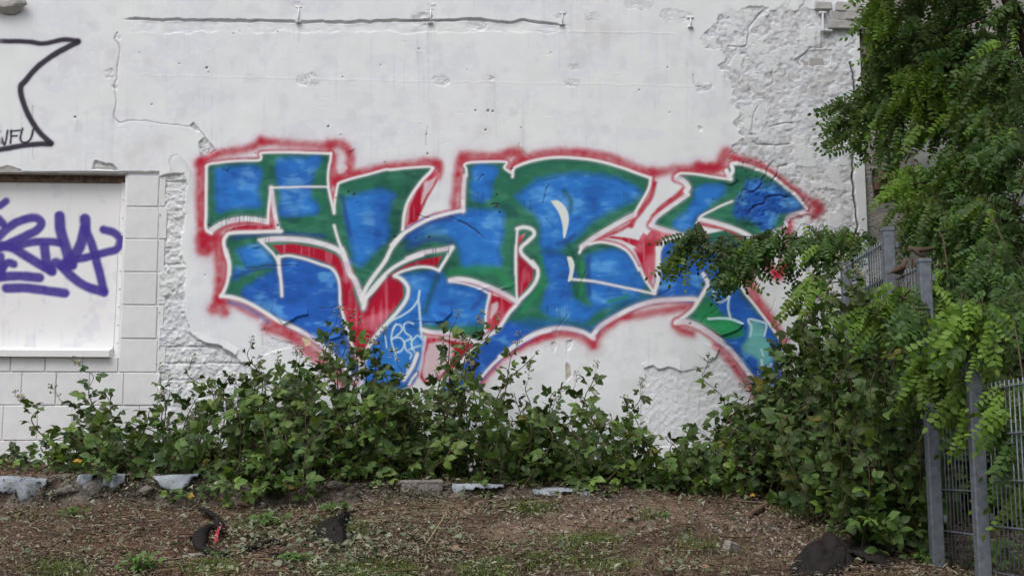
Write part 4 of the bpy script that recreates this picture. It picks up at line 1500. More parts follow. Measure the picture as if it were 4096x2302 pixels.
# ------------------------------------------------------------------ leaves
def leaflet(L, W, serr, fold, droop, n=7):
    t = np.linspace(0, 1, n)
    w = W * 1.08 * np.sin(np.pi * t ** .74) ** .80 * (1 - .12 * t)
    w[0] = W * .12
    w[-1] = 0
    w[1:-1] *= np.where(np.arange(1, n - 1) % 2, 1.0, 1 - serr)
    y = t * L
    zm = -droop * L * t ** 2
    v = []
    for k in range(n):
        v += [(-w[k], y[k] - serr * .04, zm[k] + fold * w[k]), (0, y[k], zm[k]), (w[k], y[k] - serr * .04, zm[k] + fold * w[k])]
    q = []
    for k in range(n - 1):
        a = 3 * k
        q += [[a, a + 1, a + 4, a + 3], [a + 1, a + 2, a + 5, a + 4]]
    return np.array(v), np.array(q)


def rotz(a):
    c, s = math.cos(a), math.sin(a)
    return np.array([[c, -s, 0], [s, c, 0], [0, 0, 1]])


def rotx(a):
    c, s = math.cos(a), math.sin(a)
    return np.array([[1, 0, 0], [0, c, -s], [0, s, c]])


def roty(a):
    c, s = math.cos(a), math.sin(a)
    return np.array([[c, 0, s], [0, 1, 0], [-s, 0, c]])


def trifoliate(seed, five=False):
    r = random.Random(seed)
    V, Q, n = [], [], 0
    spec = [(0, .045, 1.0), (1.22, .040, .9), (-1.22, .040, .9)]
    if five:
        spec += [(2.1, .036, .62), (-2.1, .036, .62)]
    for ang, base, sc in spec:
        v, q = leaflet(.074 * sc * r.uniform(.85, 1.12), .0275 * sc * r.uniform(.9, 1.15), .10, r.uniform(.1, .38), r.uniform(.08, .4))
        v = v @ roty(r.uniform(-.3, .3)).T @ rotx(r.uniform(-.35, .15)).T
        v[:, 1] += .020 if ang == 0 else .006
        v = v @ rotz(ang + r.uniform(-.12, .12)).T
        v[:, 1] += .035
        V.append(v)
        Q.append(q + n)
        n += len(v)
    st = MB()
    st.tube([(0, 0, 0), (0, .018, .002), (0, .05, 0)], [.0016, .0013, .001], 3, False)
    V.append(np.vstack(st.v))
    Q.append(np.vstack(st.q) + n)
    return np.vstack(V), np.vstack(Q)


def pinnate(seed, pairs=7, L=.20, leaf=.040, wid=.0115):
    r = random.Random(seed)
    V, Q, n = [], [], 0
    curve = r.uniform(.15, .5)
    side = r.uniform(-.25, .25)

    def rach(t):
        return np.array([side * L * t * t, L * t, -curve * L * t * t])
    for k in range(pairs * 2 + 1):
        if k == pairs * 2:
            t, ang = 1.0, 0.0
        else:
            t = .16 + .80 * (k // 2) / pairs
            ang = (1 if k % 2 else -1) * r.uniform(1.05, 1.4)
        s_ = leaf * (1 - .35 * abs(t - .5)) * r.uniform(.85, 1.1)
        v, q = leaflet(s_, wid * s_ / leaf * r.uniform(.9, 1.1), 0, r.uniform(.0, .25), r.uniform(.0, .25), 5)
        v = v @ roty(r.uniform(-.35, .35)).T @ rotx(r.uniform(-.5, .1)).T @ rotz(ang).T + rach(t)
        V.append(v)
        Q.append(q + n)
        n += len(v)
    st = MB()
    st.tube([rach(t) for t in (0, .33, .66, 1)], [.0014, .0011, .0008, .0005], 3, False)
    V.append(np.vstack(st.v))
    Q.append(np.vstack(st.q) + n)
    return np.vstack(V), np.vstack(Q)


def frame(d, nrm):
    d = d / (np.linalg.norm(d) + 1e-9)
    x = np.cross(d, nrm)
    x /= np.linalg.norm(x) + 1e-9
    z = np.cross(x, d)
    return np.stack([x, d, z], 1)


BR_T = [trifoliate(s, s % 3 == 0) for s in range(1, 8)]
RO_T = [pinnate(s, 6 + s % 3, .19 + .02 * (s % 3), .042, .0125) for s in range(1, 8)]
WHITE1 = lambda v: np.ones((len(v), 3))
BR_ME = {m: [mesh_np('leaf', v, q, True, {'tint': WHITE1(v)}, [M[m]]) for v, q in BR_T] for m in ('bramble', 'bramble_young', 'yellow_leaf')}
RO_ME = {m: [mesh_np('leaf', v, q, True, {'tint': WHITE1(v)}, [M[m]]) for v, q in RO_T] for m in ('robinia', 'robinia_young')}


def place_leaf(parent, org, me, pos, F, s, name='leaf'):
    o = bpy.data.objects.new(name, me)
    COLL.objects.link(o)
    o.parent = parent
    mt = np.eye(4)
    mt[:3, :3] = F * s
    mt[:3, 3] = pos - org
    o.matrix_local = Matrix(mt.tolist())
    return o


def mass_mesh(name, T, items, m, rs, tone=(.7, 1.35)):
    """items: (template index, position, frame, scale, tint or None) merged into one mesh."""
    V, Q, C, n = [], [], [], 0
    for k, pos, F, s, tint in items:
        v, q = T[k]
        V.append(v @ (F * s).T + pos)
        Q.append(q + n)
        n += len(v)
        c = np.array(tint) if tint is not None else np.array([1, 1, 1]) * rs.uniform(*tone) * np.array([rs.uniform(.85, 1.3), 1, rs.uniform(.8, 1.1)])
        C.append(np.tile(c, (len(v), 1)))
    return mesh_np(name, np.vstack(V), np.vstack(Q), True, {'tint': np.vstack(C)}, [M[m]])


def flower_mesh(seed):
    r = random.Random(seed)
    b = MB()
    L = .10
    main = np.array([[0, 0, 0], [.004, .03, .02], [.0, .06, .03], [-.004, L, .03]])
    b.tube(main, [.0017, .0014, .0011, .0008], 3)
    mi = []
    pet, bud = MB(), MB()
    for k in range(15):
        t = r.uniform(.25, 1.05)
        p = np.array([0, L * t, .03 * min(1, t * 1.5)])
        q = p + np.array([r.uniform(-1, 1), r.uniform(.1, .8), r.uniform(-.4, 1)]) * .028
        b.tube([p, (p + q) / 2 + (0, 0, .003), q], .0009, 3, False)
        if r.random() < .34:
            F_ = frame(np.array([r.uniform(-1, 1), 0, r.uniform(-1, 1)]), np.array([r.uniform(-.4, .4), -1, r.uniform(0, .8)]))
            for j in range(5):
                a = j * 2 * math.pi / 5
                c_, s_ = math.cos(a), math.sin(a)
                pts_ = np.array([[0, 0, 0], [.011 * c_ - .006 * s_, .011 * s_ + .006 * c_, .003], [.019 * c_, .019 * s_, .004], [.011 * c_ + .006 * s_, .011 * s_ - .006 * c_, .003]])
                pet.add(pts_ @ F_.T + q, [[0, 1, 2, 3]])
        else:
            rr = r.uniform(.005, .008)
            oc = np.array([[1, 0, 0], [-1, 0, 0], [0, 1, 0], [0, -1, 0], [0, 0, 1], [0, 0, -1]]) * rr + q
            bud.add(oc, (), [[0, 2, 4], [2, 1, 4], [1, 3, 4], [3, 0, 4], [2, 0, 5], [1, 2, 5], [3, 1, 5], [0, 3, 5]])
    V = b.v + bud.v + pet.v
    nb, nd = b.n, bud.n
    quads = [q for q in b.q] + [q + nb + nd for q in pet.q]
    tris = [t for t in b.t] + [t + nb for t in bud.t]
    mq = [np.zeros(len(q), int) for q in b.q] + [np.full(len(q), 2) for q in pet.q]
    mt_ = [np.zeros(len(t), int) for t in b.t] + [np.full(len(t), 1) for t in bud.t]
    return mesh_np('flower_cluster', np.vstack(V), [np.vstack(quads), np.vstack(tris)], True, None, [M['cane'], M['bud'], M['petal']], np.concatenate(mq + mt_))


FLOWERS = [flower_mesh(s) for s in range(5)]


def bramble(label, group, a, b, top, bot, dep, canes, seed, single=80, flowers=3, young=.16, yellow=1, size=1.0, camside=.75, forced=(), droop=0):
    """One bramble plant: canes from its root, three-part leaves along them, buds and blossom at the tips."""
    rs = np.random.RandomState(seed)
    pc = (a + b) / 2
    dm = (dep[0] + dep[1]) / 2
    base = at(pc, 1900, dm)
    org = np.array([base[0], dm, float(ground_z(base[0], dm))])
    root = thing('bramble_bush', label, 'bush', org, group)
    cm = MB()
    items, tips = [], []
    plan = list(forced) + [(rs.uniform(a, b), bot(pc) + rs.uniform(-10, 55), dep[0] - rs.uniform(.02, .22), rs.uniform(a, b)) for _ in range(droop)] + [None] * canes
    for c in plan:
        if c is None:
            px = rs.uniform(a - 50, b + 50)
            u = .22 + .78 * rs.rand() ** .85 if rs.rand() > .12 else rs.rand() * .22
            py = top(px) + u * (bot(px) - top(px)) * .92
            d = rs.uniform(*dep)
            if u < .1:
                d = min(d + .15, dep[1])
            tip = at(px, py, d)
            rx = org[0] * .55 + tip[0] * .45 + rs.uniform(-.25, .25)
        else:
            tip = at(c[0], c[1], c[2])
            rx = at(c[3], 1900, c[2])[0]
            d = c[2]
        ry = np.clip(d + rs.uniform(-.1, .15) + (.3 if d < dep[0] else 0), dep[0], dep[1])
        r0 = np.array([rx, ry, float(ground_z(rx, ry)) - .02])
        L = np.linalg.norm(tip - r0)
        mid = r0 + (tip - r0) * .5 + np.array([rs.uniform(-.22, .22), rs.uniform(-.16, .04), .16 * L])
        q3 = r0 + (tip - r0) * .82 + np.array([0, 0, .10 * L])
        cv = bez([r0, mid, q3, tip], 16)
        if cv[:, 1].max() > WALL_Y - .04:
            cv[:, 1] = np.minimum(cv[:, 1], WALL_Y - .04)
        cm.tube(cv - org, np.linspace(.0050, .0018, len(cv)) * (.85 if a > 3000 else 1), 4, False)
        seg = np.linalg.norm(np.diff(cv, axis=0), axis=1)
        s_ = np.concatenate([[0], np.cumsum(seg)])
        k = s_[-1] * rs.uniform(.06, .25)
        side = 1
        while k < s_[-1]:
            p = np.array([np.interp(k, s_, cv[:, j]) for j in range(3)])
            tg = (tip - r0) / L
            side = -side
            dr = np.array([side * rs.uniform(.3, 1.0), rs.uniform(-1.0, .35), rs.uniform(-.5, .45)]) + .5 * tg
            nr = np.array([0, -camside, .85]) + rs.randn(3) * .50
            p2 = p + .012 * dr
            p2[1] = min(p2[1], WALL_Y - .06)
            sc = size * (rs.uniform(.62, 1.1) if rs.rand() > .2 else rs.uniform(.35, .62)) * (1 - .25 * (k / s_[-1]) ** 3)
            items.append((rs.randint(len(BR_T)), p2, frame(dr, nr), sc, None))
            k += rs.uniform(.036, .064)
        tips.append((tip, (cv[-1] - cv[-3]), tip[2] + .3 * (rs.rand())))
    link('canes', cm.mesh('canes', [M['cane']]), root)
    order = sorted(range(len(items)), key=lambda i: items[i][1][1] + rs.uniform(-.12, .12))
    for n_, i in enumerate(order[:single]):
        k, p, F, s, _ = items[i]
        mn = 'yellow_leaf' if n_ < yellow else ('bramble_young' if rs.rand() < young else 'bramble')
        place_leaf(root, org, BR_ME[mn][k], p, F, s * (.55 if mn == 'yellow_leaf' else 1))
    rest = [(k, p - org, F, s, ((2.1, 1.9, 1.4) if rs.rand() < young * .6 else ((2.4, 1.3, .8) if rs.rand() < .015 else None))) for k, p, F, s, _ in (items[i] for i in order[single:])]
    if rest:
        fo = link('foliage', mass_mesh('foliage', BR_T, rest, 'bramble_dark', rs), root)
        fo['kind'] = 'stuff'
    tips.sort(key=lambda t: -t[2])
    for p, dr, _ in tips[:flowers]:
        place_leaf(root, org, FLOWERS[rs.randint(5)], p, frame(dr + np.array([0, 0, .02]), np.array([0, -1, .3])), rs.uniform(.8, 1.25), 'flower_cluster')
    return root


TOPX = [60, 120, 240, 330, 420, 560, 640, 760, 880, 960, 1100, 1250, 1340, 1420, 1520, 1640, 1760, 1900, 2000, 2080, 2160, 2260, 2360, 2440, 2560, 2680, 2800, 2900, 3000, 3060, 3140, 3220]
TOPY = [1830, 1750, 1660, 1600, 1560, 1590, 1540, 1560, 1480, 1450, 1450, 1430, 1330, 1330, 1370, 1440, 1330, 1340, 1370, 1440, 1520, 1560, 1540, 1590, 1600, 1590, 1560, 1600, 1630, 1480, 1380, 1290]
top_l = lambda x: np.interp(x, TOPX, TOPY) + np.interp(x, [0, 1400, 1600, 2000, 2900, 3050], [0, 0, 40, 45, 35, 0])
bot_l = lambda x: np.interp(x, [60, 300, 600, 900, 1050, 1250, 1500, 1800, 2100, 2500, 3000, 3200, 3400], [1870, 1860, 1880, 1990, 1960, 1890, 1890, 1920, 1960, 1930, 1930, 1960, 2030])
GH = 'bramble bushes along the foot of the wall'
HEDGE = [("low straggling bramble at the left end, over the white blocks", 90, 400, 15, 46, 2, 0, ((330, 1480, 9.15, 560), (240, 1600, 9.1, 420), (110, 1590 + 30, 9.0, 330))),
         ("bramble below the bare brick strip beside the boarded window", 400, 720, 22, 62, 3, 1, ((640, 1500, 9.1, 640), (760, 1470, 9.1, 700))),
         ("bramble reaching under the left end of the graffiti, yellowing leaves low down", 700, 1000, 32, 84, 3, 2, ((1000, 1390, 9.1, 940),)),
         ("bramble with pale blossom in front of the first red graffiti V", 960, 1260, 34, 84, 5, 1, ((1340, 1300, 9.1, 1200), (1395, 1290, 9.05, 1260))),
         ("bramble with white flowers below the small BSN tag", 1240, 1540, 36, 86, 7, 1, ((1430, 1320, 9.0, 1380), (1530, 1370, 9.0, 1450), (1490, 1400, 8.9, 1440))),
         ("bramble climbing highest over the middle blue leg of the lettering", 1520, 1840, 38, 88, 5, 1, ((1820, 1290, 9.1, 1700), (1900, 1320, 9.05, 1760), (1980, 1300, 9.1, 1800))),
         ("bramble with one bare cane bowing right across the white plaster", 1820, 2140, 32, 84, 4, 0, ((2260, 1560, 9.1, 1960), (2140, 1420, 9.1, 1930), (2060, 1400, 9.0, 1950))),
         ("bramble with a single upright flower sprig against the white plaster", 2120, 2460, 26, 78, 3, 0, ((2380, 1490, 9.15, 2340), (2300, 1540, 9.1, 2300))),
         ("bramble under the peeled plaster patch with an orange leaf", 2440, 2780, 26, 78, 2, 1, ((2820, 1480, 9.15, 2780), (2560, 1570, 9.1, 2560))),
         ("bramble below the last graffiti leg on the right", 2740, 3060, 30, 84, 3, 1, ((2960, 1580, 9.1, 2860),))]
for n_, (lab, a, b, cn, sg, fl, ye, forced) in enumerate(HEDGE):
    bramble(lab, GH, a, b, top_l, bot_l, (8.12 if 650 < a < 1000 else 8.36, 9.30), int(cn * 1.45) if a > 100 else cn, 300 + n_, sg, fl + 2, .26, ye, 1.0, .75, forced, (1 if 1400 < a < 1900 else 3) if a > 650 else 0)
top_r = lambda x: np.interp(x, [2980, 3080, 3180, 3260, 3340, 3440, 3520, 3620, 3760, 3900, 4100, 4300], [1500, 1330, 1200, 1090, 1060, 1080, 1150, 1190, 1100, 1040, 980, 960])
bot_r = lambda x: np.interp(x, [3000, 3200, 3400, 3560, 3680, 3800, 4300], [1960, 2010, 2050, 2060, 2100, 2180, 2260])
GT = 'tall brambles around the fence'
for n_, (lab, a, b, cn, sg, fl, dep, sz) in enumerate((
        ("tall dark bramble spreading over the right end of the graffiti", 3060, 3330, 84, 130, 8, (8.1, 9.2), 1.0),
        ("tall dark bramble between the graffiti and the first fence post", 3250, 3520, 96, 150, 8, (7.3, 8.5), 1.0),
        ("bramble crowding the foot of the second fence post", 3410, 3640, 84, 150, 5, (6.45, 7.4), .95),
        ("bramble behind the fence wires right of the second post", 3740, 4000, 76, 120, 6, (7.7, 8.9), 1.05),
        ("bramble behind the fence at the right edge of the picture", 3960, 4330, 84, 120, 4, (7.3, 8.9), 1.05))):
    bramble(lab, GT, a, b, top_r, bot_r, dep, cn, 400 + n_, sg, fl, .12, 0, sz * 1.12, .75, (), 4)

# ------------------------------------------------------------------ robinia trees on the right
def grow(px, py, d):
    return at(px, py, d)


def robinia(label, org, trunk, masses, limbs, seed, single, young_at=()):
    rs = np.random.RandomState(seed)
    root = thing('robinia_tree', label, 'tree', org, 'robinia trees on the right')
    m_ = MB()
    tp = bez(trunk[0], 18)
    m_.tube(tp - org, np.interp(np.linspace(0, 1, len(tp)), np.linspace(0, 1, len(trunk[1])), trunk[1]), 9)
    link('trunk', m_.mesh('trunk', [M['bark']]), root)
    allp = [tp]
    for lp, r0 in limbs:
        b_ = MB()
        lc = bez(lp, 14)
        b_.tube(lc - org, np.linspace(r0, r0 * .3, len(lc)), 6)
        link('branch', b_.mesh('branch', [M['bark']]), root)
        allp.append(lc)
    allp = np.vstack(allp)
    items = []
    tw = MB()
    for (cx, cy, rx, ry, d, dr, n, kind) in masses:
        ct = at(cx, cy, d)
        sx = rx / F_PX * d
        sz = ry / F_PX * d
        o0 = ct + np.array([.5 * sx, .1, .9 * sz])
        near = allp[np.argmin(((allp - o0) ** 2).sum(1))]
        if np.linalg.norm(near - o0) > .05:
            md = (near + o0) / 2 + np.array([0, 0, .12 * np.linalg.norm(near - o0)])
            tw.tube(bez([near, md, o0], 10) - org, np.linspace(.006, .003, len(bez([near, md, o0], 10))), 4, False)
        for t in range(max(1, int(round(n * 1.5 / 5.0 if kind != 'far' else n / 5.0)))):
            u = rs.randn(3) * .5
            u = u / max(1, np.linalg.norm(u) / 1.0)
            e = ct + np.array([u[0] * sx, np.clip(u[1], -1, 1) * dr, u[2] * sz])
            e[1] = min(e[1], WALL_Y - .08)
            s0 = o0 + (e - o0) * rs.uniform(0, .4) + rs.randn(3) * .03
            md = (s0 + e) / 2 + np.array([0, 0, .10])
            cv = bez([s0, md, e], 8)
            cv[:, 1] = np.minimum(cv[:, 1], WALL_Y - .07)
            tw.tube(cv - org, np.linspace(.0032, .0012, len(cv)), 3, False)
            for j in range(5):
                p = cv[min(len(cv) - 1, int(len(cv) * (.25 + .17 * j)))]
                dv = np.array([rs.uniform(-.9, .6), rs.uniform(-.6, .3), rs.uniform(-1.3, -.15)])
                nr = np.array([rs.uniform(-.4, .4), -1.0, .45]) + rs.randn(3) * .28
                items.append((rs.randint(len(RO_T)), p, frame(dv, nr), rs.uniform(.75, 1.15), kind))
    link('twigs', tw.mesh('twigs', [M['cane']]), root)
    fr = [i for i in items if i[4] != 'far']
    fr.sort(key=lambda i: i[1][1])
    for k, p, F, s, kind in fr[:single]:
        mn = 'robinia_young' if (kind == 'young' and rs.rand() < .8) or rs.rand() < .08 else 'robinia'
        place_leaf(root, org, RO_ME[mn][k], p, F, s)
    rest = fr[single:] + [i for i in items if i[4] == 'far']
    out = []
    for k, p, F, s, kind in rest:
        tint = None
        if kind == 'young' or rs.rand() < .10:
            tint = np.array([2.3, 2.0, 1.2]) * rs.uniform(.8, 1.1)
        out.append((k, p - org, F, s, tint))
    if out:
        c = link('crown', mass_mesh('crown', RO_T, out, 'robinia', rs, (.7, 1.3)), root)
        c['kind'] = 'stuff'
    return root


_g = at(4420, 1900, 7.7)
_org = np.array([_g[0], 7.7, float(ground_z(_g[0], 7.7))])
_tr = [_org, at(4330, 1200, 7.7), at(4210, 560, 7.75), at(4100, 150, 7.8), at(4010, -60, 7.85), at(3930, -420, 7.9), at(3880, -900, 8.0)]
_limbs = [([at(4100, 150, 7.8), at(4060, 60, 7.75), at(4040, -60, 7.7), at(4030, -300, 7.6)], .032),
          ([at(4040, 20, 7.82), at(3900, 85, 7.9), at(3760, 130, 8.0), at(3640, 150, 8.1), at(3560, 165, 8.15)], .011),
          ([at(4170, 420, 7.75), at(4050, 330, 7.9), at(3900, 300, 8.1), at(3740, 320, 8.3), at(3560, 380, 8.6), at(3420, 440, 8.8)], .016),
          ([at(4250, 700, 7.72), at(4120, 620, 7.7), at(3980, 640, 7.8), at(3820, 700, 7.9), at(3640, 740, 8.1)], .015),
          ([at(4290, 950, 7.7), at(4150, 900, 7.5), at(3950, 880, 7.5), at(3760, 930, 7.6)], .013),
          ([at(3980, -150, 7.86), at(3800, -160, 7.9), at(3640, -120, 8.0), at(3500, -60, 8.3)], .016),
          ([at(3930, -420, 7.9), at(3600, -420, 7.8), at(3200, -380, 7.9)], .02)]
_mass = [(3520, 50, 70, 100, 8.3, .25, 34, 'young'), (3600, 190, 90, 130, 8.4, .3, 46, ''), (3700, 30, 110, 60, 8.2, .3, 30, ''), (3880, 20, 120, 60, 8.0, .3, 22, ''), (4040, 90, 80, 90, 7.7, .25, 20, ''),
         (3640, 140, 120, 60, 8.1, .1, 18, ''), (3820, 130, 120, 60, 8.0, .1, 14, ''),
         (3830, 250, 190, 110, 8.2, .4, 90, ''), (3560, 330, 100, 140, 8.6, .3, 60, ''), (3720, 370, 130, 130, 8.2, .4, 90, 'young'), (3940, 330, 150, 150, 7.9, .5, 100, ''),
         (3480, 440, 70, 70, 8.8, .2, 18, ''), (3360, 455, 70, 50, 8.8, .12, 12, ''), (3410, 540, 50, 60, 8.8, .12, 12, ''), (3560, 470, 90, 60, 8.5, .3, 34, ''), (3760, 480, 110, 50, 8.3, .3, 36, ''),
         (3960, 520, 140, 120, 7.8, .5, 100, ''), (3540, 600, 60, 60, 8.6, .2, 12, ''), (3640, 760, 110, 80, 8.2, .3, 46, 'young'), (3850, 720, 150, 120, 8.0, .4, 90, ''), (4010, 660, 100, 150, 7.6, .4, 80, ''),
         (3720, 900, 130, 90, 8.0, .4, 50, ''), (3920, 900, 180, 120, 7.7, .5, 110, ''), (4050, 1050, 120, 130, 7.4, .4, 70, ''), (3850, 1060, 130, 70, 7.8, .4, 44, ''),
         (3700, 300, 250, 240, 8.9, .3, 120, 'far'), (3950, 600, 200, 400, 8.8, .4, 200, 'far'), (3800, 1000, 220, 160, 8.7, .4, 110, 'far'), (4000, 1100, 140, 140, 6.6, .3, 40, ''), (3790, 1180, 80, 70, 6.9, .2, 22, ''),
         (4300, -500, 600, 350, 6.2, .8, 260, 'far'), (4500, 100, 300, 300, 5.6, .7, 160, 'far'), (4550, 800, 250, 500, 5.4, .6, 160, 'far'),  # unseen crown, this row and next, added to shade fence and right of wall
         (3800, -260, 500, 160, 7.8, .8, 240, 'far'), (3500, -420, 500, 200, 7.8, .9, 240, 'far'), (4100, -600, 600, 300, 7.6, 1.2, 300, 'far'), (4350, 200, 180, 500, 7.5, .8, 240, 'far'), (4400, 900, 200, 400, 7.2, .8, 160, 'far')]
robinia('large robinia with dark limbs at the upper right corner, hanging leaf sprays', _org,
        (_tr, [.085, .078, .066, .052, .042, .03, .02]), _mass, _limbs, 511, 280)

# a younger robinia whose long branch lies across the lettering
_g2 = at(3480, 1900, 8.45)
_org2 = np.array([_g2[0], 8.45, float(ground_z(_g2[0], 8.45))])
robinia('young robinia reaching a leafy branch left across the blue graffiti', _org2,
        ([_org2, at(3470, 1500, 8.5), at(3440, 1150, 8.5), at(3425, 1020, 8.5)], [.016, .013, .009, .006]),
        [(2790, 980, 70, 60, 8.85, .15, 14, ''), (2740, 1050, 50, 90, 8.9, .12, 9, 'young'), (2880, 1020, 90, 70, 8.8, .2, 18, ''), (3000, 1010, 90, 70, 8.75, .2, 16, ''), (3120, 990, 90, 60, 8.7, .2, 14, ''),
         (3230, 1000, 70, 60, 8.6, .2, 12, ''), (3320, 1010, 80, 60, 8.5, .2, 26, ''), (3400, 980, 60, 50, 8.5, .2, 20, ''), (3260, 1170, 70, 40, 8.4, .2, 14, 'young'), (2960, 1090, 80, 50, 8.8, .15, 20, '')],
        [([at(3425, 1020, 8.5), at(3300, 965, 8.55), at(3150, 950, 8.65), at(2980, 945, 8.75), at(2830, 955, 8.85), at(2720, 985, 8.9)], .006)], 522, 150)

# robinia suckers in front of the fence, fresh yellow-green
for lab, x, dd, gy, masses, sd in (
        ('bright robinia shoot arching in front of the second fence post', 3600, 6.75, 2060, [(3610, 1220, 55, 60, 6.6, .1, 10, 'young'), (3500, 1290, 60, 30, 6.7, .1, 10, 'young'), (3540, 1380, 60, 40, 6.7, .1, 8, ''), (3690, 1330, 50, 70, 6.2, .1, 14, ''), (3700, 1200, 40, 50, 6.25, .08, 6, '')], 531),
        ('bright robinia shoot drooping over the third fence post', 3800, 6.2, 2150, [(3880, 1290, 90, 60, 5.6, .12, 26, 'young'), (3860, 1380, 80, 45, 5.6, .12, 16, 'young'), (3780, 1500, 110, 60, 5.9, .15, 30, 'young'), (3870, 1660, 50, 50, 5.65, .1, 8, 'young'), (3700, 1580, 50, 50, 6.1, .1, 10, ''), (3960, 1560, 50, 70, 5.8, .1, 12, 'young')], 532),
        ('robinia shoot hanging at the right edge over the fence wires', 4140, 5.6, 2250, [(4060, 1640, 50, 80, 5.4, .1, 16, 'young'), (4060, 1800, 40, 80, 5.4, .1, 14, ''), (4050, 1960, 30, 60, 5.6, .1, 6, 'young'), (4040, 1300, 70, 90, 6.2, .2, 24, '')], 533)):
    _g3 = at(x, gy, dd)
    _o3 = np.array([_g3[0], dd, float(ground_z(_g3[0], dd))])
    t_ = masses[0]
    robinia(lab, _o3, ([_o3, at(x + 10, 1800, dd), at((x + t_[0]) / 2, (1600 + t_[1]) / 2, dd), at(t_[0], t_[1] - 30, t_[4])], [.008, .007, .005, .003]), masses, [], sd, 60)

# ------------------------------------------------------------------ litter, gravel and grass on the ground
rs = np.random.RandomState(77)


def scatter_px(n, x0, x1, y0, y1, dens):
    out = []
    while len(out) < n:
        x = rs.uniform(x0, x1, n)
        y = rs.uniform(y0, y1, n)
        k = rs.rand(n) < dens(x, y)
        out += list(zip(x[k], y[k]))
    return out[:n]


def ground_points(xy):
    """Ground points for many photo pixels at once (march along the sight lines)."""
    xy = np.array(xy)
    D = _FW[None] + _RT[None] * ((xy[:, :1] - 2048) / F_PX) - _UP[None] * ((xy[:, 1:] - 1151) / F_PX)
    best = np.full(len(xy), 9.4)
    done = np.zeros(len(xy), bool)
    for y in np.linspace(4.6, 9.4, 420):
        P = EYE + D * (y / D[:, 1:2])
        hit = (P[:, 2] < ground_z(P[:, 0], P[:, 1])) & ~done
        best[hit] = y
        done |= hit
    P = EYE + D * (best / D[:, 1])[:, None]
    P[:, 2] = ground_z(P[:, 0], P[:, 1])
    return P


def rand_frames(n, tilt):
    nrm = np.stack([rs.randn(n) * tilt, rs.randn(n) * tilt - .15, np.ones(n)], 1)
    nrm /= np.linalg.norm(nrm, axis=1)[:, None]
    a = rs.rand(n) * 2 * math.pi
    d = np.stack([np.cos(a), np.sin(a), np.zeros(n)], 1)
    x = np.cross(d, nrm)
    x /= np.linalg.norm(x, axis=1)[:, None]
    d = np.cross(nrm, x)
    return np.stack([x, d, nrm], 2)


_CLUMP = fbm((260, 460), 22, 91, 4)


def clumpy(x, y, lo=.42, hi=.6):
    return sm(lo, hi, _CLUMP[np.clip(((y - 1800) / 2.2).astype(int), 0, 259), np.clip(((x + 100) / 9.3).astype(int), 0, 459)])


def chips(name, n, size, aspect, cols, wts, tilt, lift, dens, label, cat, box=(-60, 4150, 1840, 2330), curl=.25, hexa=False):
    P = ground_points(scatter_px(n, *box, dens))
    P = P + np.stack([rs.randn(n) * .01, rs.randn(n) * .03, rs.rand(n) * lift + .012], 1)
    Fm = rand_frames(n, tilt)
    if hexa:
        T = np.array([[0, -1, 0], [-.62, -.55, curl], [-.8, .1, curl * 1.3], [-.45, .62, curl], [0, 1, -.1], [.5, .6, curl], [.8, 0, curl * 1.2], [.58, -.6, curl]])
        tq = [[0, 1, 2, 7], [2, 3, 6, 7], [3, 4, 5, 6]]
    else:
        T = np.array([[-.5, -1, 0], [.5, -1, 0], [.55, 0, curl], [-.5, .1, curl], [.3, 1, -.05], [-.35, .9, 0]])
        tq = [[0, 1, 2, 3], [3, 2, 4, 5]]
    s = size[0] * (size[1] / size[0]) ** rs.rand(n)
    nt = len(T)
    Tn = T[None] * (1 + .25 * rs.randn(n, nt, 1) * .6)
    Tn = Tn * (s[:, None, None] * np.array([aspect, 1, 1.0]))
    V = np.einsum('nij,nkj->nki', Fm, Tn) + P[:, None]
    Q = (np.array(tq)[None] + (np.arange(n) * nt)[:, None, None]).reshape(-1, 4)
    ci = rs.choice(len(cols), n, p=np.array(wts) / sum(wts))
    C = np.array(cols)[ci] * rs.uniform(.65, 1.3, (n, 1))
    me = mesh_np(name, V.reshape(-1, 3), Q, False, {'tint': np.repeat(C, nt, 0)}, [M['litter']])
    return tag(link(name, me), label, cat, None, 'stuff')


bare_px = lambda x, y: np.maximum.reduce([sm(1.1, .6, np.hypot((x - cx) / rx, (y - cy) / ry)) for cx, cy, rx, ry in ((2500, 2060, 420, 70), (2150, 2120, 240, 50), (3020, 2110, 240, 60), (3150, 2200, 150, 50))])
BROWN, DARK, TAN, PALE, GREY, DRY = (.110, .072, .052), (.058, .040, .031), (.19, .14, .105), (.36, .30, .24), (.16, .14, .12), (.17, .175, .12)
chips('wood_chips', 34000, (.004, .016), .55, [BROWN, DARK, TAN, PALE, GREY], [5, 4, 2.2, .35, .6], .45, .012, lambda x, y: (.25 + .75 * (1 - bare_px(x, y))) * np.interp(y, [1850, 2020, 2300], [.5, 1, .9]), 'brown wood chips and bark scattered over the ground', 'wood chips')
chips('leaf_litter', 15000, (.005, .019), .6, [(.19, .20, .135), (.13, .15, .09), (.25, .245, .18), TAN], [4, 4, 1, 1.5], .6, .02, lambda x, y: (.12 + .88 * clumpy(x, y)) * (.15 + .85 * (1 - bare_px(x, y))) * np.interp(x, [0, 700, 1000, 2000, 2300, 3000, 4096], [.5, .5, 1, 1, .6, .8, .9]), 'dry grey-green leaf litter over the soil', 'leaf litter')
chips('straw_litter', 5200, (.012, .038), .10, [(.30, .25, .16), (.21, .175, .11), (.38, .34, .26), (.14, .10, .07)], [3, 3, 1.2, 2], .35, .02, lambda x, y: (.08 + .92 * clumpy(x + 300, y + 40, .40, .62)) * (1 - .7 * bare_px(x, y)), 'dry straw and cut stalks strewn over the ground', 'straw', (-40, 4100, 1860, 2315), .1)
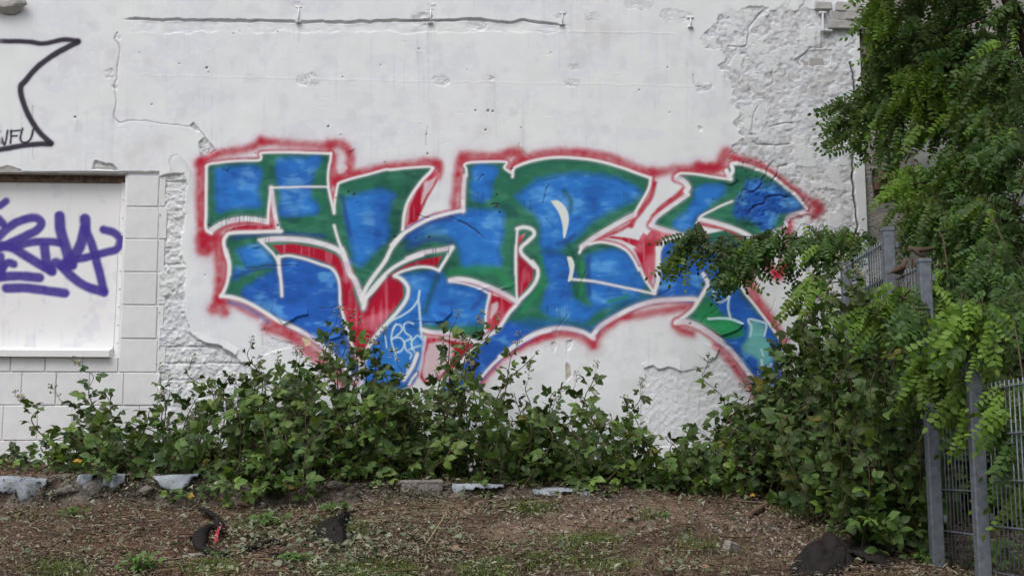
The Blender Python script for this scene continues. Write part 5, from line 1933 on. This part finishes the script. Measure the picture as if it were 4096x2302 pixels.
chips('wilted_leaves', 760, (.010, .030), .75, [(.17, .195, .13), (.12, .145, .09), (.23, .235, .17)], [3, 3, 2], .8, .03,
      lambda x, y: np.clip(sm(1.2, .3, np.hypot((x - 1250) / 420, (y - 2180) / 110)) + .6 * sm(1.2, .3, np.hypot((x - 480) / 500, (y - 1950) / 110)) + .07, 0, 1), 'wilted pale green bramble leaves lying on the ground', 'wilted leaves', (-40, 4100, 1880, 2310), .55, True)
chips('gravel', 2600, (.006, .016), .8, [(.23, .20, .17), (.17, .145, .12), (.34, .31, .28)], [3, 3, .6], .5, .004, lambda x, y: .12 + .88 * bare_px(x, y), 'small pale pebbles in the trodden earth', 'gravel', (-40, 4100, 1860, 2310), .8, True)


def grass(name, n, dens, h0, h1, label, cols):
    P = ground_points(scatter_px(n, -40, 4120, 1930, 2340, lambda x, y: dens(x, y) * (.06 + .94 * clumpy(x, y + 90, .45, .58))))
    P = P + np.stack([rs.randn(n) * .03, rs.randn(n) * .05, np.full(n, -.005)], 1)
    P[:, 2] = ground_z(P[:, 0], P[:, 1])
    a = rs.rand(n) * 2 * math.pi
    h = rs.uniform(h0, h1, n)
    w = rs.uniform(.0012, .0026, n)
    le = rs.uniform(.2, 1.1, n) * h
    u = np.stack([np.cos(a), np.sin(a), 0 * a], 1)
    p = np.stack([-np.sin(a), np.cos(a), 0 * a], 1)
    V = np.zeros((n, 5, 3))
    V[:, 0] = P - p * w[:, None]
    V[:, 1] = P + p * w[:, None]
    m = P + u * (le * .3)[:, None] + np.array([0, 0, 1]) * (h * .6)[:, None]
    V[:, 2] = m + p * (w * .8)[:, None]
    V[:, 3] = m - p * (w * .8)[:, None]
    V[:, 4] = P + u * le[:, None] + np.array([0, 0, 1]) * h[:, None]
    i = (np.arange(n) * 5)[:, None]
    C = np.array(cols)[rs.randint(len(cols), size=n)] * rs.uniform(.7, 1.3, (n, 1))
    me = mesh_np(name, V.reshape(-1, 3), [np.array([[0, 1, 2, 3]]) + i, np.array([[3, 2, 4]]) + i], True, {'tint': np.repeat(C, 5, 0)}, [M['grass']])
    return tag(link(name, me), label, 'grass', None, 'stuff')


_clump = lambda L: (lambda x, y: np.clip(np.maximum.reduce([sm(1.25, .2, np.hypot((x - a) / b, (y - c) / d)) for a, c, b, d in L]), 0, 1))
grass('grass', 11000, _clump([(2350, 2180, 230, 45), (2650, 2250, 420, 60), (2050, 2260, 260, 50), (2900, 2180, 200, 50), (1950, 2290, 260, 40), (1500, 2290, 300, 40), (2130, 2035, 110, 30), (1300, 2120, 160, 50), (1060, 2110, 130, 50), (3150, 2070, 120, 40), (3560, 2200, 120, 50), (220, 2290, 140, 40), (160, 2060, 120, 30), (2600, 2070, 60, 25), (840, 2270, 120, 40)]),
      .012, .05, 'short patchy grass in the foreground soil', [(1.0, 1.15, .8), (1.3, 1.4, .9), (1.8, 1.5, 1.1)])
grass('dry_stalks', 2600, lambda x, y: (1 - bare_px(x, y)) * .8, .015, .05, 'dry straw-coloured stalks among the litter', [(2.2, 1.4, 1.5), (1.5, 1.0, 1.2), (1.1, .7, .9)])

tw_ = MB()
P = ground_points(scatter_px(340, -40, 4100, 1880, 2320, lambda x, y: 1 - .7 * bare_px(x, y)))
for p in P:
    L = rs.uniform(.05, .24)
    a = rs.uniform(-.6, .6) + (math.pi if rs.rand() < .5 else 0)
    d = np.array([math.cos(a), math.sin(a), 0])
    q = [p + d * L * t + np.array([rs.randn() * .006, rs.randn() * .006, 0]) for t in (-.5, 0, .5)]
    q = [np.array([v[0], v[1], float(ground_z(v[0], v[1])) + .016 + .02 * rs.rand()]) for v in q]
    c = np.array([(2.2, 1.7, 1.0), (1.0, .7, .5), (1.2, 1.1, .6), (.7, .5, .4)][rs.randint(4)]) * .09
    tw_.tube(q, rs.uniform(.0015, .004), 4, False, c)
tag(link('twig_litter', tw_.mesh('twig_litter', [M['litter']])), 'thin broken twigs strewn over the ground', 'twigs', None, 'stuff')

# ------------------------------------------------------------------ things lying on the ground
def drape(name, cols, label, group, m, lift=.012):
    """A torn sheet hung over the edge of the bank: columns of (px, top py, bottom py)."""
    pxs = np.linspace(cols[0][0], cols[-1][0], max(8, int((cols[-1][0] - cols[0][0]) / 9)))
    ct = np.interp(pxs, [c[0] for c in cols], [c[1] for c in cols])
    cb = np.interp(pxs, [c[0] for c in cols], [c[2] for c in cols])
    rr = np.random.RandomState(len(name) + int(cols[0][0]) + 1000)
    nv = 9
    V = []
    for i, px in enumerate(pxs):
        e = at(px, ct[i], KERB_Y)
        yk = float(kerb_y(e[0]))
        zt = at(px, ct[i], yk - .05)[2]
        jag = rr.uniform(-7, 7)
        for j in range(nv):
            t = j / (nv - 1)
            if t < .3:                       # the part lying on the bank, running back under the litter
                u = t / .3
                y = yk + .12 - (.17 + .0) * u
                z = zt - .012 * (1 - u) ** 2 + lift * 0
            else:
                u = (t - .3) / .7
                zb = at(px, cb[i] + jag * u, yk - .06)[2]
                z = zt + (zb - zt) * u
                y = yk - .05 - .022 * math.sin(u * 1.9) - .016 * math.sin(px * .07) * u + rr.uniform(-.004, .004) - .02 * u * math.sin(px * .02 + 1)
            V.append((e[0], y, z))
    V = np.array(V)
    org = V.mean(0)
    n = len(pxs)
    i = np.arange(n * nv).reshape(n, nv)
    q = np.stack([i[:-1, :-1], i[1:, :-1], i[1:, 1:], i[:-1, 1:]], -1).reshape(-1, 4)
    me = mesh_np(name, V - org, q, True, None, [m])
    o = link(name, me)
    o.location = org
    sd = o.modifiers.new('thickness', 'SOLIDIFY')
    sd.thickness = .004
    return tag(o, label, 'roofing felt', group)


GF = 'torn grey felt hanging over the bank'
drape('felt_strip', [(-60, 1903, 1960), (0, 1903, 1965), (40, 1902, 1968), (80, 1906, 1974), (100, 1908, 2004), (130, 1910, 2008), (150, 1912, 1992), (158, 1912, 1960), (192, 1915, 1940)], 'largest torn grey felt piece on the bank at the left edge', GF, M['felt'])
drape('felt_strip', [(312, 1898, 1932), (326, 1897, 1945), (345, 1896, 1936), (374, 1898, 1912)], 'small folded grey felt scrap second from the left on the bank', GF, M['felt'])
drape('felt_strip', [(414, 1897, 1936), (430, 1896, 1945), (460, 1896, 1950), (480, 1896, 1944), (502, 1896, 1926)], 'square grey felt flap third from the left on the bank', GF, M['felt'])
drape('felt_strip', [(628, 1903, 1908), (650, 1901, 1930), (670, 1900, 1956), (690, 1899, 1963), (720, 1898, 1964), (750, 1897, 1958), (768, 1896, 1938), (776, 1896, 1912), (806, 1894, 1908)], 'rounded pale felt flap hanging left of the yellowing bramble', GF, M['felt'])
drape('felt_strip', [(1808, 1935, 1950), (1822, 1935, 1986), (1850, 1935, 1966), (1900, 1934, 1950), (1960, 1936, 1950), (2015, 1938, 1950)], 'narrow grey felt edge below the middle of the brambles', GF, M['felt'])
drape('felt_strip', [(2130, 1956, 1972), (2200, 1950, 1986), (2260, 1950, 1964), (2300, 1952, 1976), (2340, 1955, 1988), (2354, 1955, 1985)], 'crumpled grey felt scrap furthest right along the bank', GF, M['felt'])


def crumple(name, outline, peaks, label, cat, group, m, seed, rings=11, fold=.026):
    """A crumpled sheet on the ground: outline in photo pixels on the ground, peaks (px, py, height m, radius m)."""
    rr = np.random.RandomState(seed)
    O = smooth_line(np.vstack([np.array(outline, float), np.array(outline[:1], float)]), 7)[:-1]
    c = O.mean(0)
    PX = np.vstack([c + (O - c) * t for t in np.linspace(.04, 1, rings)])
    P = ground_points(PX)
    pk = [(ground_at(a, b), h, r) for a, b, h, r in peaks]
    n = len(O)
    base = P[:, 2].copy()
    H = np.full(len(P), .012)
    for g, h, r in pk:
        d = np.hypot(P[:, 0] - g[0], (P[:, 1] - g[1]) * .6)
        H = np.maximum(H, h * np.exp(-(d / r) ** 2))
    ph = rr.rand(6) * 6
    H += fold * (np.abs(np.sin(P[:, 0] * 19 + 7 * P[:, 1] + ph[0])) + .7 * np.abs(np.sin(P[:, 0] * 31 - 15 * P[:, 1] + ph[1]))) * np.repeat(np.linspace(1, .6, rings), n)
    edge = np.repeat(1 - np.linspace(.04, 1, rings) ** 5, n)
    P[:, 2] = base + .010 + H * edge
    P += rr.randn(*P.shape) * .003
    org = np.array([P[:, 0].mean(), P[:, 1].mean(), base.mean()])
    i = np.arange(rings * n).reshape(rings, n)
    q = np.stack([i[:-1], np.roll(i[:-1], -1, 1), np.roll(i[1:], -1, 1), i[1:]], -1).reshape(-1, 4)
    V = np.vstack([P, P[:n].mean(0)[None]]) - org
    t = np.array([[rings * n, (j + 1) % n, j] for j in range(n)])
    me = mesh_np(name, V, [q, t], True, None, [m])
    o = link(name, me)
    o.location = org
    sd = o.modifiers.new('thickness', 'SOLIDIFY')
    sd.thickness = .005
    return tag(o, label, cat, group)


GC = 'dark rags on the ground'
crumple('dark_rag', [(1230, 2125), (1300, 2092), (1365, 2070), (1425, 2046), (1408, 2080), (1385, 2120), (1388, 2185), (1350, 2208), (1300, 2190), (1262, 2165)],
        [(1385, 2110, .06, .09), (1340, 2140, .055, .07), (1290, 2140, .04, .06), (1360, 2170, .05, .06)], 'dark rag heaped like a small tent in the left foreground', 'rag', GC, M['dark_cloth'], 3)
crumple('dark_rag', [(3150, 2284), (3195, 2222), (3262, 2195), (3330, 2160), (3400, 2172), (3480, 2190), (3588, 2232), (3548, 2284), (3480, 2262), (3440, 2240), (3415, 2275), (3360, 2300), (3260, 2320), (3200, 2318)],
        [(3250, 2260, .10, .08), (3330, 2220, .09, .08), (3370, 2260, .06, .06), (3490, 2225, .05, .08)], 'large dark rag spread in folds beside the fence', 'rag', GC, M['dark_cloth'], 4)


def ribbon(name, path, width, label, cat, group, m, seed, red=None):
    """A twisted cloth strip: path of (px, py, lift)."""
    rr = np.random.RandomState(seed)
    g = np.array([ground_at(a, b) + np.array([0, 0, l]) for a, b, l in path])
    cv = bez(g, 40)
    org = cv.mean(0)
    tg = np.gradient(cv, axis=0)
    tg /= np.linalg.norm(tg, axis=1)[:, None]
    tw = np.cumsum(rr.randn(len(cv)) * .12) + .5
    V = []
    for k in range(len(cv)):
        sd_ = np.cross(tg[k], [0, -.4, .9])
        sd_ /= np.linalg.norm(sd_) + 1e-9
        up = np.cross(sd_, tg[k])
        d = sd_ * math.cos(tw[k]) + up * math.sin(tw[k])
        w = width * (.75 + .35 * math.sin(k * .5 + seed))
        for u in (-1, -.5, 0, .5, 1):
            V.append(cv[k] + d * u * w * .5 + up * .014 * math.cos(u * 2.2))
    n = len(cv)
    V = np.array(V)
    V[:, 2] = np.maximum(V[:, 2], ground_z(V[:, 0], V[:, 1]) + .008)
    i = np.arange(n * 5).reshape(n, 5)
    q = np.stack([i[:-1, :-1], i[1:, :-1], i[1:, 1:], i[:-1, 1:]], -1).reshape(-1, 4)
    o = link(name, mesh_np(name, V - org, q, True, None, [m]))
    o.location = org
    sd = o.modifiers.new('thickness', 'SOLIDIFY')
    sd.thickness = .006
    return tag(o, label, cat, group)


ribbon('dark_rag', [(812, 2056, .02), (838, 2085, .05), (872, 2112, .05), (876, 2138, .02), (838, 2150, .06), (806, 2180, .06), (800, 2208, .03), (850, 2222, .02), (910, 2238, .01)], .075,
       'twisted dark rag strip with a red printed band', 'rag', GC, M['dark_cloth'], 7)
ribbon('dark_rag', [(948, 2216, .01), (990, 2212, .02), (1030, 2205, .02), (1075, 2182, .02), (1120, 2178, .01)], .06, 'flat dark rag scrap between the twisted strip and the heaped rag', 'rag', GC, M['dark_cloth'], 8)
ribbon('dark_rag', [(1085, 2232, .01), (1110, 2240, .02), (1158, 2242, .01)], .06, 'small dark rag scrap half buried under wilted leaves', 'rag', GC, M['dark_cloth'], 9)
# the red-and-white printed band caught in that strip
g0, g1 = ground_at(884, 2136) + np.array([0, -.03, .05]), ground_at(868, 2188) + np.array([0, -.05, .03])
bv = []
for k in range(9):
    p = g0 + (g1 - g0) * k / 8 + np.array([0, -.02 * math.sin(k / 8 * 3.1), .012 * math.sin(k / 8 * 3.1)])
    for u in (-1, 0, 1):
        bv.append(p + np.array([u * .011, -.004 * (1 - abs(u)), .008 * u]))
bv = np.array(bv)
i = np.arange(27).reshape(9, 3)
q = np.stack([i[:-1, :-1], i[1:, :-1], i[1:, 1:], i[:-1, 1:]], -1).reshape(-1, 4)
o = link('printed_band', mesh_np('printed_band', bv - bv.mean(0), q, True, None, [M['red_print']]))
o.location = bv.mean(0)
tag(o, 'bright red band with white scribbles caught in the dark rag', 'film strip')
m_ = MB()
rr = random.Random(3)
for k in range(11):
    a = bv[rr.randrange(3, 24)] - bv.mean(0) + np.array([0, -.006, .001])
    b = a + np.array([rr.uniform(-.016, .016), -.001, rr.uniform(-.016, .016)])
    m_.tube([a, (a + b) / 2 + np.array([.003, -.002, 0]), b], .0013, 4)
link('white_marks', m_.mesh('white_marks', [M['white_print']]), o)['kind'] = 'stuff'
crumple('plastic_sheet', [(3058, 1912), (3100, 1898), (3180, 1893), (3275, 1886), (3262, 1900), (3200, 1915), (3120, 1926)], [(3180, 1912, .02, .1)], 'blue and white plastic sheet under the right-hand brambles', 'plastic sheet', None, M['blue_plastic'], 6, 6, .008)

# stones and rubble
GS = 'loose stones'
for k, (px, py, w, h, lab, cat, mk) in enumerate((
        (18, 1856, 62, 34, 'reddish brick fragment at the left edge by the wall foot', 'brick', 'brick'), (300, 1850, 64, 34, 'flat grey stone under the leftmost bramble', 'stone', 'stone'),
        (352, 1842, 46, 28, 'small grey stone right of the flat one under the bramble', 'stone', 'stone'), (380, 1978, 92, 70, 'rounded boulder below the folded felt scraps', 'stone', 'stone'),
        (590, 1975, 70, 40, 'rough concrete lump left of the rounded felt flap', 'stone', 'concrete'), (845, 1975, 70, 48, 'rough concrete lump right of the rounded felt flap', 'stone', 'concrete'),
        (265, 1975, 110, 44, 'long rough lump in the bank beside the largest felt piece', 'stone', 'concrete'), (1160, 1962, 90, 40, 'concrete lump in the bank beside the bright weed', 'stone', 'concrete'),
        (1330, 1955, 100, 36, 'concrete lump in the bank left of the square kerb block', 'stone', 'concrete'), (775, 2232, 84, 30, 'pale slab left of the twisted rag', 'stone', 'stone'),
        (2283, 2072, 24, 20, 'small white pebble in the bare earth', 'stone', 'stone'), (2600, 2128, 34, 22, 'tan pebble in the bare earth', 'stone', 'stone'), (3328, 2100, 46, 40, 'pinkish stone behind the large dark rag', 'stone', 'stone'),
        (3104, 2126, 40, 22, 'oval grey stone beside the stick on the right', 'stone', 'stone'), (2822, 2276, 40, 28, 'orange brick fragment in the foreground grass', 'brick', 'brick'), (3490, 2080, 90, 60, 'dull grey stone at the foot of the fence thicket', 'stone', 'concrete'),
        (2150, 2066, 26, 20, 'small grey pebble left of the bare earth', 'stone', 'stone'), (1278, 1890, 44, 18, 'flat pale stone under the middle brambles', 'stone', 'stone'), (1820, 2200, 50, 26, 'reddish clod beside the long dry stalk', 'stone', 'brick'))):
    g = ground_at(px, py)
    s_ = g[1] / F_PX
    o = lump('stone' if cat == 'stone' else 'brick_fragment', g + np.array([0, .0, h * s_ * .28]), (w * s_ / 2, min(w, h * 1.4) * s_ / 2, h * s_ / 2), 20 + k, M[mk], None, 3, .3)
    o.rotation_euler = (0, 0, 0)
    tag(o, lab, cat, GS)
m_ = MB()
ga = ground_at(1685, 1985)
m_.box((-.135, -.02, -.03), (.135, .12, .085), .012)
me = m_.mesh('kerb_block', [M['concrete']], False)
for v in me.vertices:
    v.co += Vector((rr.uniform(-.008, .008), rr.uniform(-.006, .006), rr.uniform(-.006, .006)))
o = link('kerb_block', me)
o.location = ga + np.array([0, .02, .02])
tag(o, 'square-edged grey kerb block showing in the bank below the brambles', 'kerb block')
m_ = MB()
m_.box((-.032, -.025, 0), (.032, .025, .062), .006)
me = m_.mesh('concrete_chunk', [M['stone']], False)
o = link('concrete_chunk', me)
o.location = ground_at(2915, 2212)
o.rotation_euler = (.2, .25, .5)
tag(o, 'small square grey concrete chunk standing in the grass', 'concrete')

# sticks, canes and stalks
GK = 'sticks on the ground'
for k, (path, r0, lab, mk) in enumerate((
        ([(2990, 2078, .02), (3060, 2040, .03), (3135, 2006, .04)], .021, 'thick broken branch at the edge of the right-hand bushes', 'wood'),
        ([(3180, 2112, .01), (3260, 2088, .02), (3320, 2068, .03), (3410, 2030, .09)], .010, 'dark stick leaning towards the fence', 'wood'),
        ([(3112, 2046, .02), (3150, 2085, .015), (3205, 2110, .01)], .007, 'thin bent twig below the thick branch', 'wood'),
        ([(1400, 2292, .01), (1560, 2262, .02), (1720, 2240, .02), (1860, 2216, .02), (2010, 2198, .02)], .006, 'long dry stalk across the middle foreground', 'wood'),
        ([(952, 1998, .02), (1000, 1945, .14), (1062, 1880, .26)], .005, 'leaning brown cane rising beside the sparrow', 'wood'),
        ([(1594, 1925, .02), (1640, 1912, .06), (1692, 1896, .10)], .005, 'pale straw stalk lying towards the kerb block', 'straw'),
        ([(1672, 1966, .01), (1680, 1930, .05), (1690, 1890, .12)], .005, 'pale straw stalk standing over the kerb block', 'straw'),
        ([(1152, 1908, .01), (1146, 1880, .05), (1138, 1850, .10)], .006, 'short pale broken twig under the middle brambles', 'straw'),
        ([(482, 2186, .012), (520, 2202, .012)], .007, 'pale split wood piece in the left foreground', 'straw'),
        ([(3570, 2122, .0), (3530, 1990, .24), (3474, 1830, .5)], .006, 'bare cane leaning right beside the second fence post', 'wood'),
        ([(3344, 2050, .0), (3352, 1980, .14), (3372, 1900, .3)], .004, 'thin upright reddish stem under the right thicket', 'wood'),
        ([(300, 2010, .01), (380, 1955, .10), (470, 1890, .22), (560, 1850, .32)], .005, 'long brown cane leaning over the felt scraps', 'cane'),
        ([(830, 1960, .02), (810, 1890, .13), (780, 1840, .22)], .006, 'reddish bramble stump beside the rounded felt flap', 'wood'),
        ([(1990, 2034, .01), (2120, 2020, .02), (2250, 2008, .02)], .004, 'thin green stalk lying below the felt on the bank', 'straw'),
        ([(2430, 2176, .012), (2500, 2178, .012), (2590, 2176, .012)], .005, 'dark twig lying in the bare earth', 'wood'),
        ([(1700, 2190, .01), (1760, 2090, .10), (1790, 2040, .14)], .004, 'dry stalk sticking up behind the long one', 'straw'),
        ([(3620, 2290, .01), (3700, 2250, .02), (3600, 2215, .04)], .006, 'broken straw-coloured stalk near the foot of the fence', 'straw'),
        ([(2900, 2010, .02), (3010, 2025, .03), (3110, 2030, .03)], .008, 'grey stick lying along the edge of the right bushes', 'wood'))):
    g = np.array([ground_at(a, b) if l < .05 else np.array([0, 0, 0]) for a, b, l in path])
    base = ground_at(path[0][0], path[0][1])
    for j, (a, b, l) in enumerate(path):
        g[j] = (ground_at(a, b) + np.array([0, 0, l])) if l < .05 else at(a, b, base[1] + .12 * j)
    cv = bez(g, 14)
    org = cv[0]
    m_ = MB()
    rad = np.linspace(r0, r0 * .6, len(cv)) * np.array([1 + .12 * math.sin(9 * t + k) for t in range(len(cv))])
    m_.tube(cv - org, rad, 7)
    o = link('stick', m_.mesh('stick', [M[mk]]))
    o.location = org
    tag(o, lab, 'stick', GK)

# small green weeds
for k, (px, py, n, hh, sc, lab) in enumerate((
        (560, 2296, 44, .10, .55, 'bright green weed at the bottom left'), (1105, 1996, 34, .11, .45, 'bright feathery weed on the bank right of the sparrow'), (1270, 1992, 20, .06, .45, 'low bright weed left of the kerb block'),
        (1190, 2256, 16, .05, .7, 'few-leaved weed in front of the heaped rag'), (3570, 2170, 40, .12, .75, 'leafy weed at the foot of the second fence post'), (3700, 2262, 26, .08, .6, 'low weed between the second and third fence posts'),
        (1330, 2052, 20, .07, .7, 'weed growing behind the heaped rag'), (1080, 2110, 40, .08, .5, 'dull green weed patch above the twisted rag'), (300, 2068, 24, .06, .5, 'small weed below the felt pieces'),
        (4010, 2290, 34, .16, .9, 'broad-leaved weed right of the third fence post'), (880, 2232, 10, .05, .5, 'tiny weed under the twisted rag'), (2650, 2078, 12, .04, .35, 'tiny weed in the bare earth'))):
    g = ground_at(px, py)
    rs2 = np.random.RandomState(700 + k)
    root = thing('weed', lab, 'weed', g, 'small green weeds')
    st = MB()
    its = []
    for j in range(n):
        tip = np.array([rs2.randn() * hh * .55, rs2.randn() * hh * .4, hh * rs2.uniform(.25, 1.0)])
        st.tube([(tip[0] * .2, tip[1] * .2, -.005), tip * .6 + np.array([0, 0, .01]), tip], .0014, 3, False)
        its.append((rs2.randint(len(BR_T)), tip, frame(np.array([rs2.randn(), rs2.randn() - .3, .1]), np.array([0, -.5, .9]) + .3 * rs2.randn(3)), sc * rs2.uniform(.4, .8), None))
    link('stems', st.mesh('stems', [M['weed']]), root)['kind'] = 'stuff'
    fo = link('foliage', mass_mesh('foliage', BR_T, its, 'weed', rs2), root)
    fo['kind'] = 'stuff'


# ------------------------------------------------------------------ sparrows
def sparrow(label, pos, heading, pitch, seed=0, tail=0.0, legs=.022):
    root = thing('sparrow', label, 'bird', pos, 'sparrows')
    rings = [(-.078, .016 + tail * .9, .010, .0022), (-.056, .015 + tail * .45, .0095, .0038), (-.042, .016 + tail * .15, .0135, .0095), (-.024, .014, .0225, .0205), (-.004, .012, .0275, .0265), (.014, .017, .0260, .0260),
             (.027, .029, .0195, .0205), (.035, .040, .0165, .0170), (.044, .046, .0160, .0155), (.053, .046, .0115, .0112), (.0575, .0445, .0055, .0055)]
    n = 12
    a = np.arange(n) * 2 * math.pi / n
    V, C = [], []
    for x, z, ry, rz in rings:
        for t in a:
            V.append((x, ry * math.cos(t), z + rz * math.sin(t)))
            up = math.sin(t)
            back, belly = np.array([.85, .76, .66]), np.array([1.75, 1.75, 1.75])
            c = back + (belly - back) * float(sm(.25, -.45, up))
            if x < -.04:
                c = c * .7
            if x > .03 and up > .3:
                c = np.array([1.15, 1.05, .98])
            C.append(c)
    k = len(rings)
    V += [(-.079, 0, .016 + tail * .9), (.0585, 0, .0445)]
    C += [(.6, .5, .4), (1, .9, .8)]
    i = np.arange(k * n).reshape(k, n)
    q = np.stack([i[:-1], np.roll(i[:-1], -1, 1), np.roll(i[1:], -1, 1), i[1:]], -1).reshape(-1, 4)
    t_ = [[k * n, (j + 1) % n, j] for j in range(n)] + [[k * n + 1, (k - 1) * n + j, (k - 1) * n + (j + 1) % n] for j in range(n)]
    E_ = Euler((0, -pitch, heading), 'XYZ').to_matrix()
    A = np.array(E_)

    def put(name, verts, faces, m, tint=None, par=root):
        verts = np.array(verts) + np.array([0, 0, legs])
        v = verts @ A.T
        at_ = {'tint': np.array(tint)} if tint is not None else None
        return link(name, mesh_np(name, v, faces, True, at_, [M[m]]), par)
    put('body', V, [q, np.array(t_)], 'feather', C)
    b = MB()
    b.tube([(.055, 0, .044), (.063, 0, .043), (.070, 0, .0405)], [.0050, .0033, .0006], 6)
    put('beak', np.vstack(b.v), [np.vstack(b.q), np.vstack(b.t)], 'beak')
    for sd in (-1, 1):
        w = []
        cols = []
        st = [(.016, .010), (.004, .017), (-.012, .018), (-.030, .014), (-.046, .008), (-.062, .002)]
        for x, h in st:
            for u in (-1, -.35, .35, 1):
                w.append((x, sd * (.0255 + .0045 * (1 - u * u) - max(0, -.02 - x) * .35), .016 + u * h * .75 + (0.004 if x > -.02 else 0)))
                cols.append((.85, .62, .48) if u > .5 else ((.35, .30, .28) if u < -.5 else (.62, .48, .40)))
        ii = np.arange(24).reshape(6, 4)
        wq = np.stack([ii[:-1, :-1], ii[1:, :-1], ii[1:, 1:], ii[:-1, 1:]], -1).reshape(-1, 4)
        o_ = put('wing', w, wq, 'feather', cols)
        sdm = o_.modifiers.new('thickness', 'SOLIDIFY')
        sdm.thickness = .004
        e = MB()
        e.tube([(.047, sd * .0130, .049), (.047, sd * .0160, .049)], .0024, 6)
        put('eye', np.vstack(e.v), [np.vstack(e.q), np.vstack(e.t)], 'eye')
        lg = MB()
        inv = A.T
        foot = inv @ np.array([0, 0, -legs])
        hip = np.array([-.002, sd * .011, -.008])
        ft = foot + np.array([.006, sd * .011, 0])
        lg.tube([hip, (hip + ft) / 2 + np.array([-.004, 0, 0]), ft], .0014, 5)
        for ang in (-.5, 0, .5, math.pi):
            lg.tube([ft, ft + np.array([.011 * math.cos(ang), .011 * math.sin(ang), -.0005])], .0011, 4)
        put('leg', np.vstack(lg.v), [np.vstack(lg.q), np.vstack(lg.t)], 'beak')
    return root


_b = ground_at(955, 2046)
sparrow('brown sparrow on the mulch below the yellowing bramble', _b + np.array([0, 0, .006]), math.radians(186), math.radians(8), 1)
_r = fpt(6.58, .039, fz(7.01, 1118) + .004)
sparrow('streaked sparrow on the fence wire left of the second post', _r, math.radians(35), math.radians(38), 2)
_pz = fz(6.42, 1036)
sparrow('dark sparrow stooping on top of the second fence post', fpt(6.42, .0, _pz + .001), math.radians(172), math.radians(-16), 3, .03)
sparrow('sparrow half hidden at the left end of the same fence wire', fpt(6.90, .039, fz(7.01, 1118) + .004), math.radians(10), math.radians(20), 4)
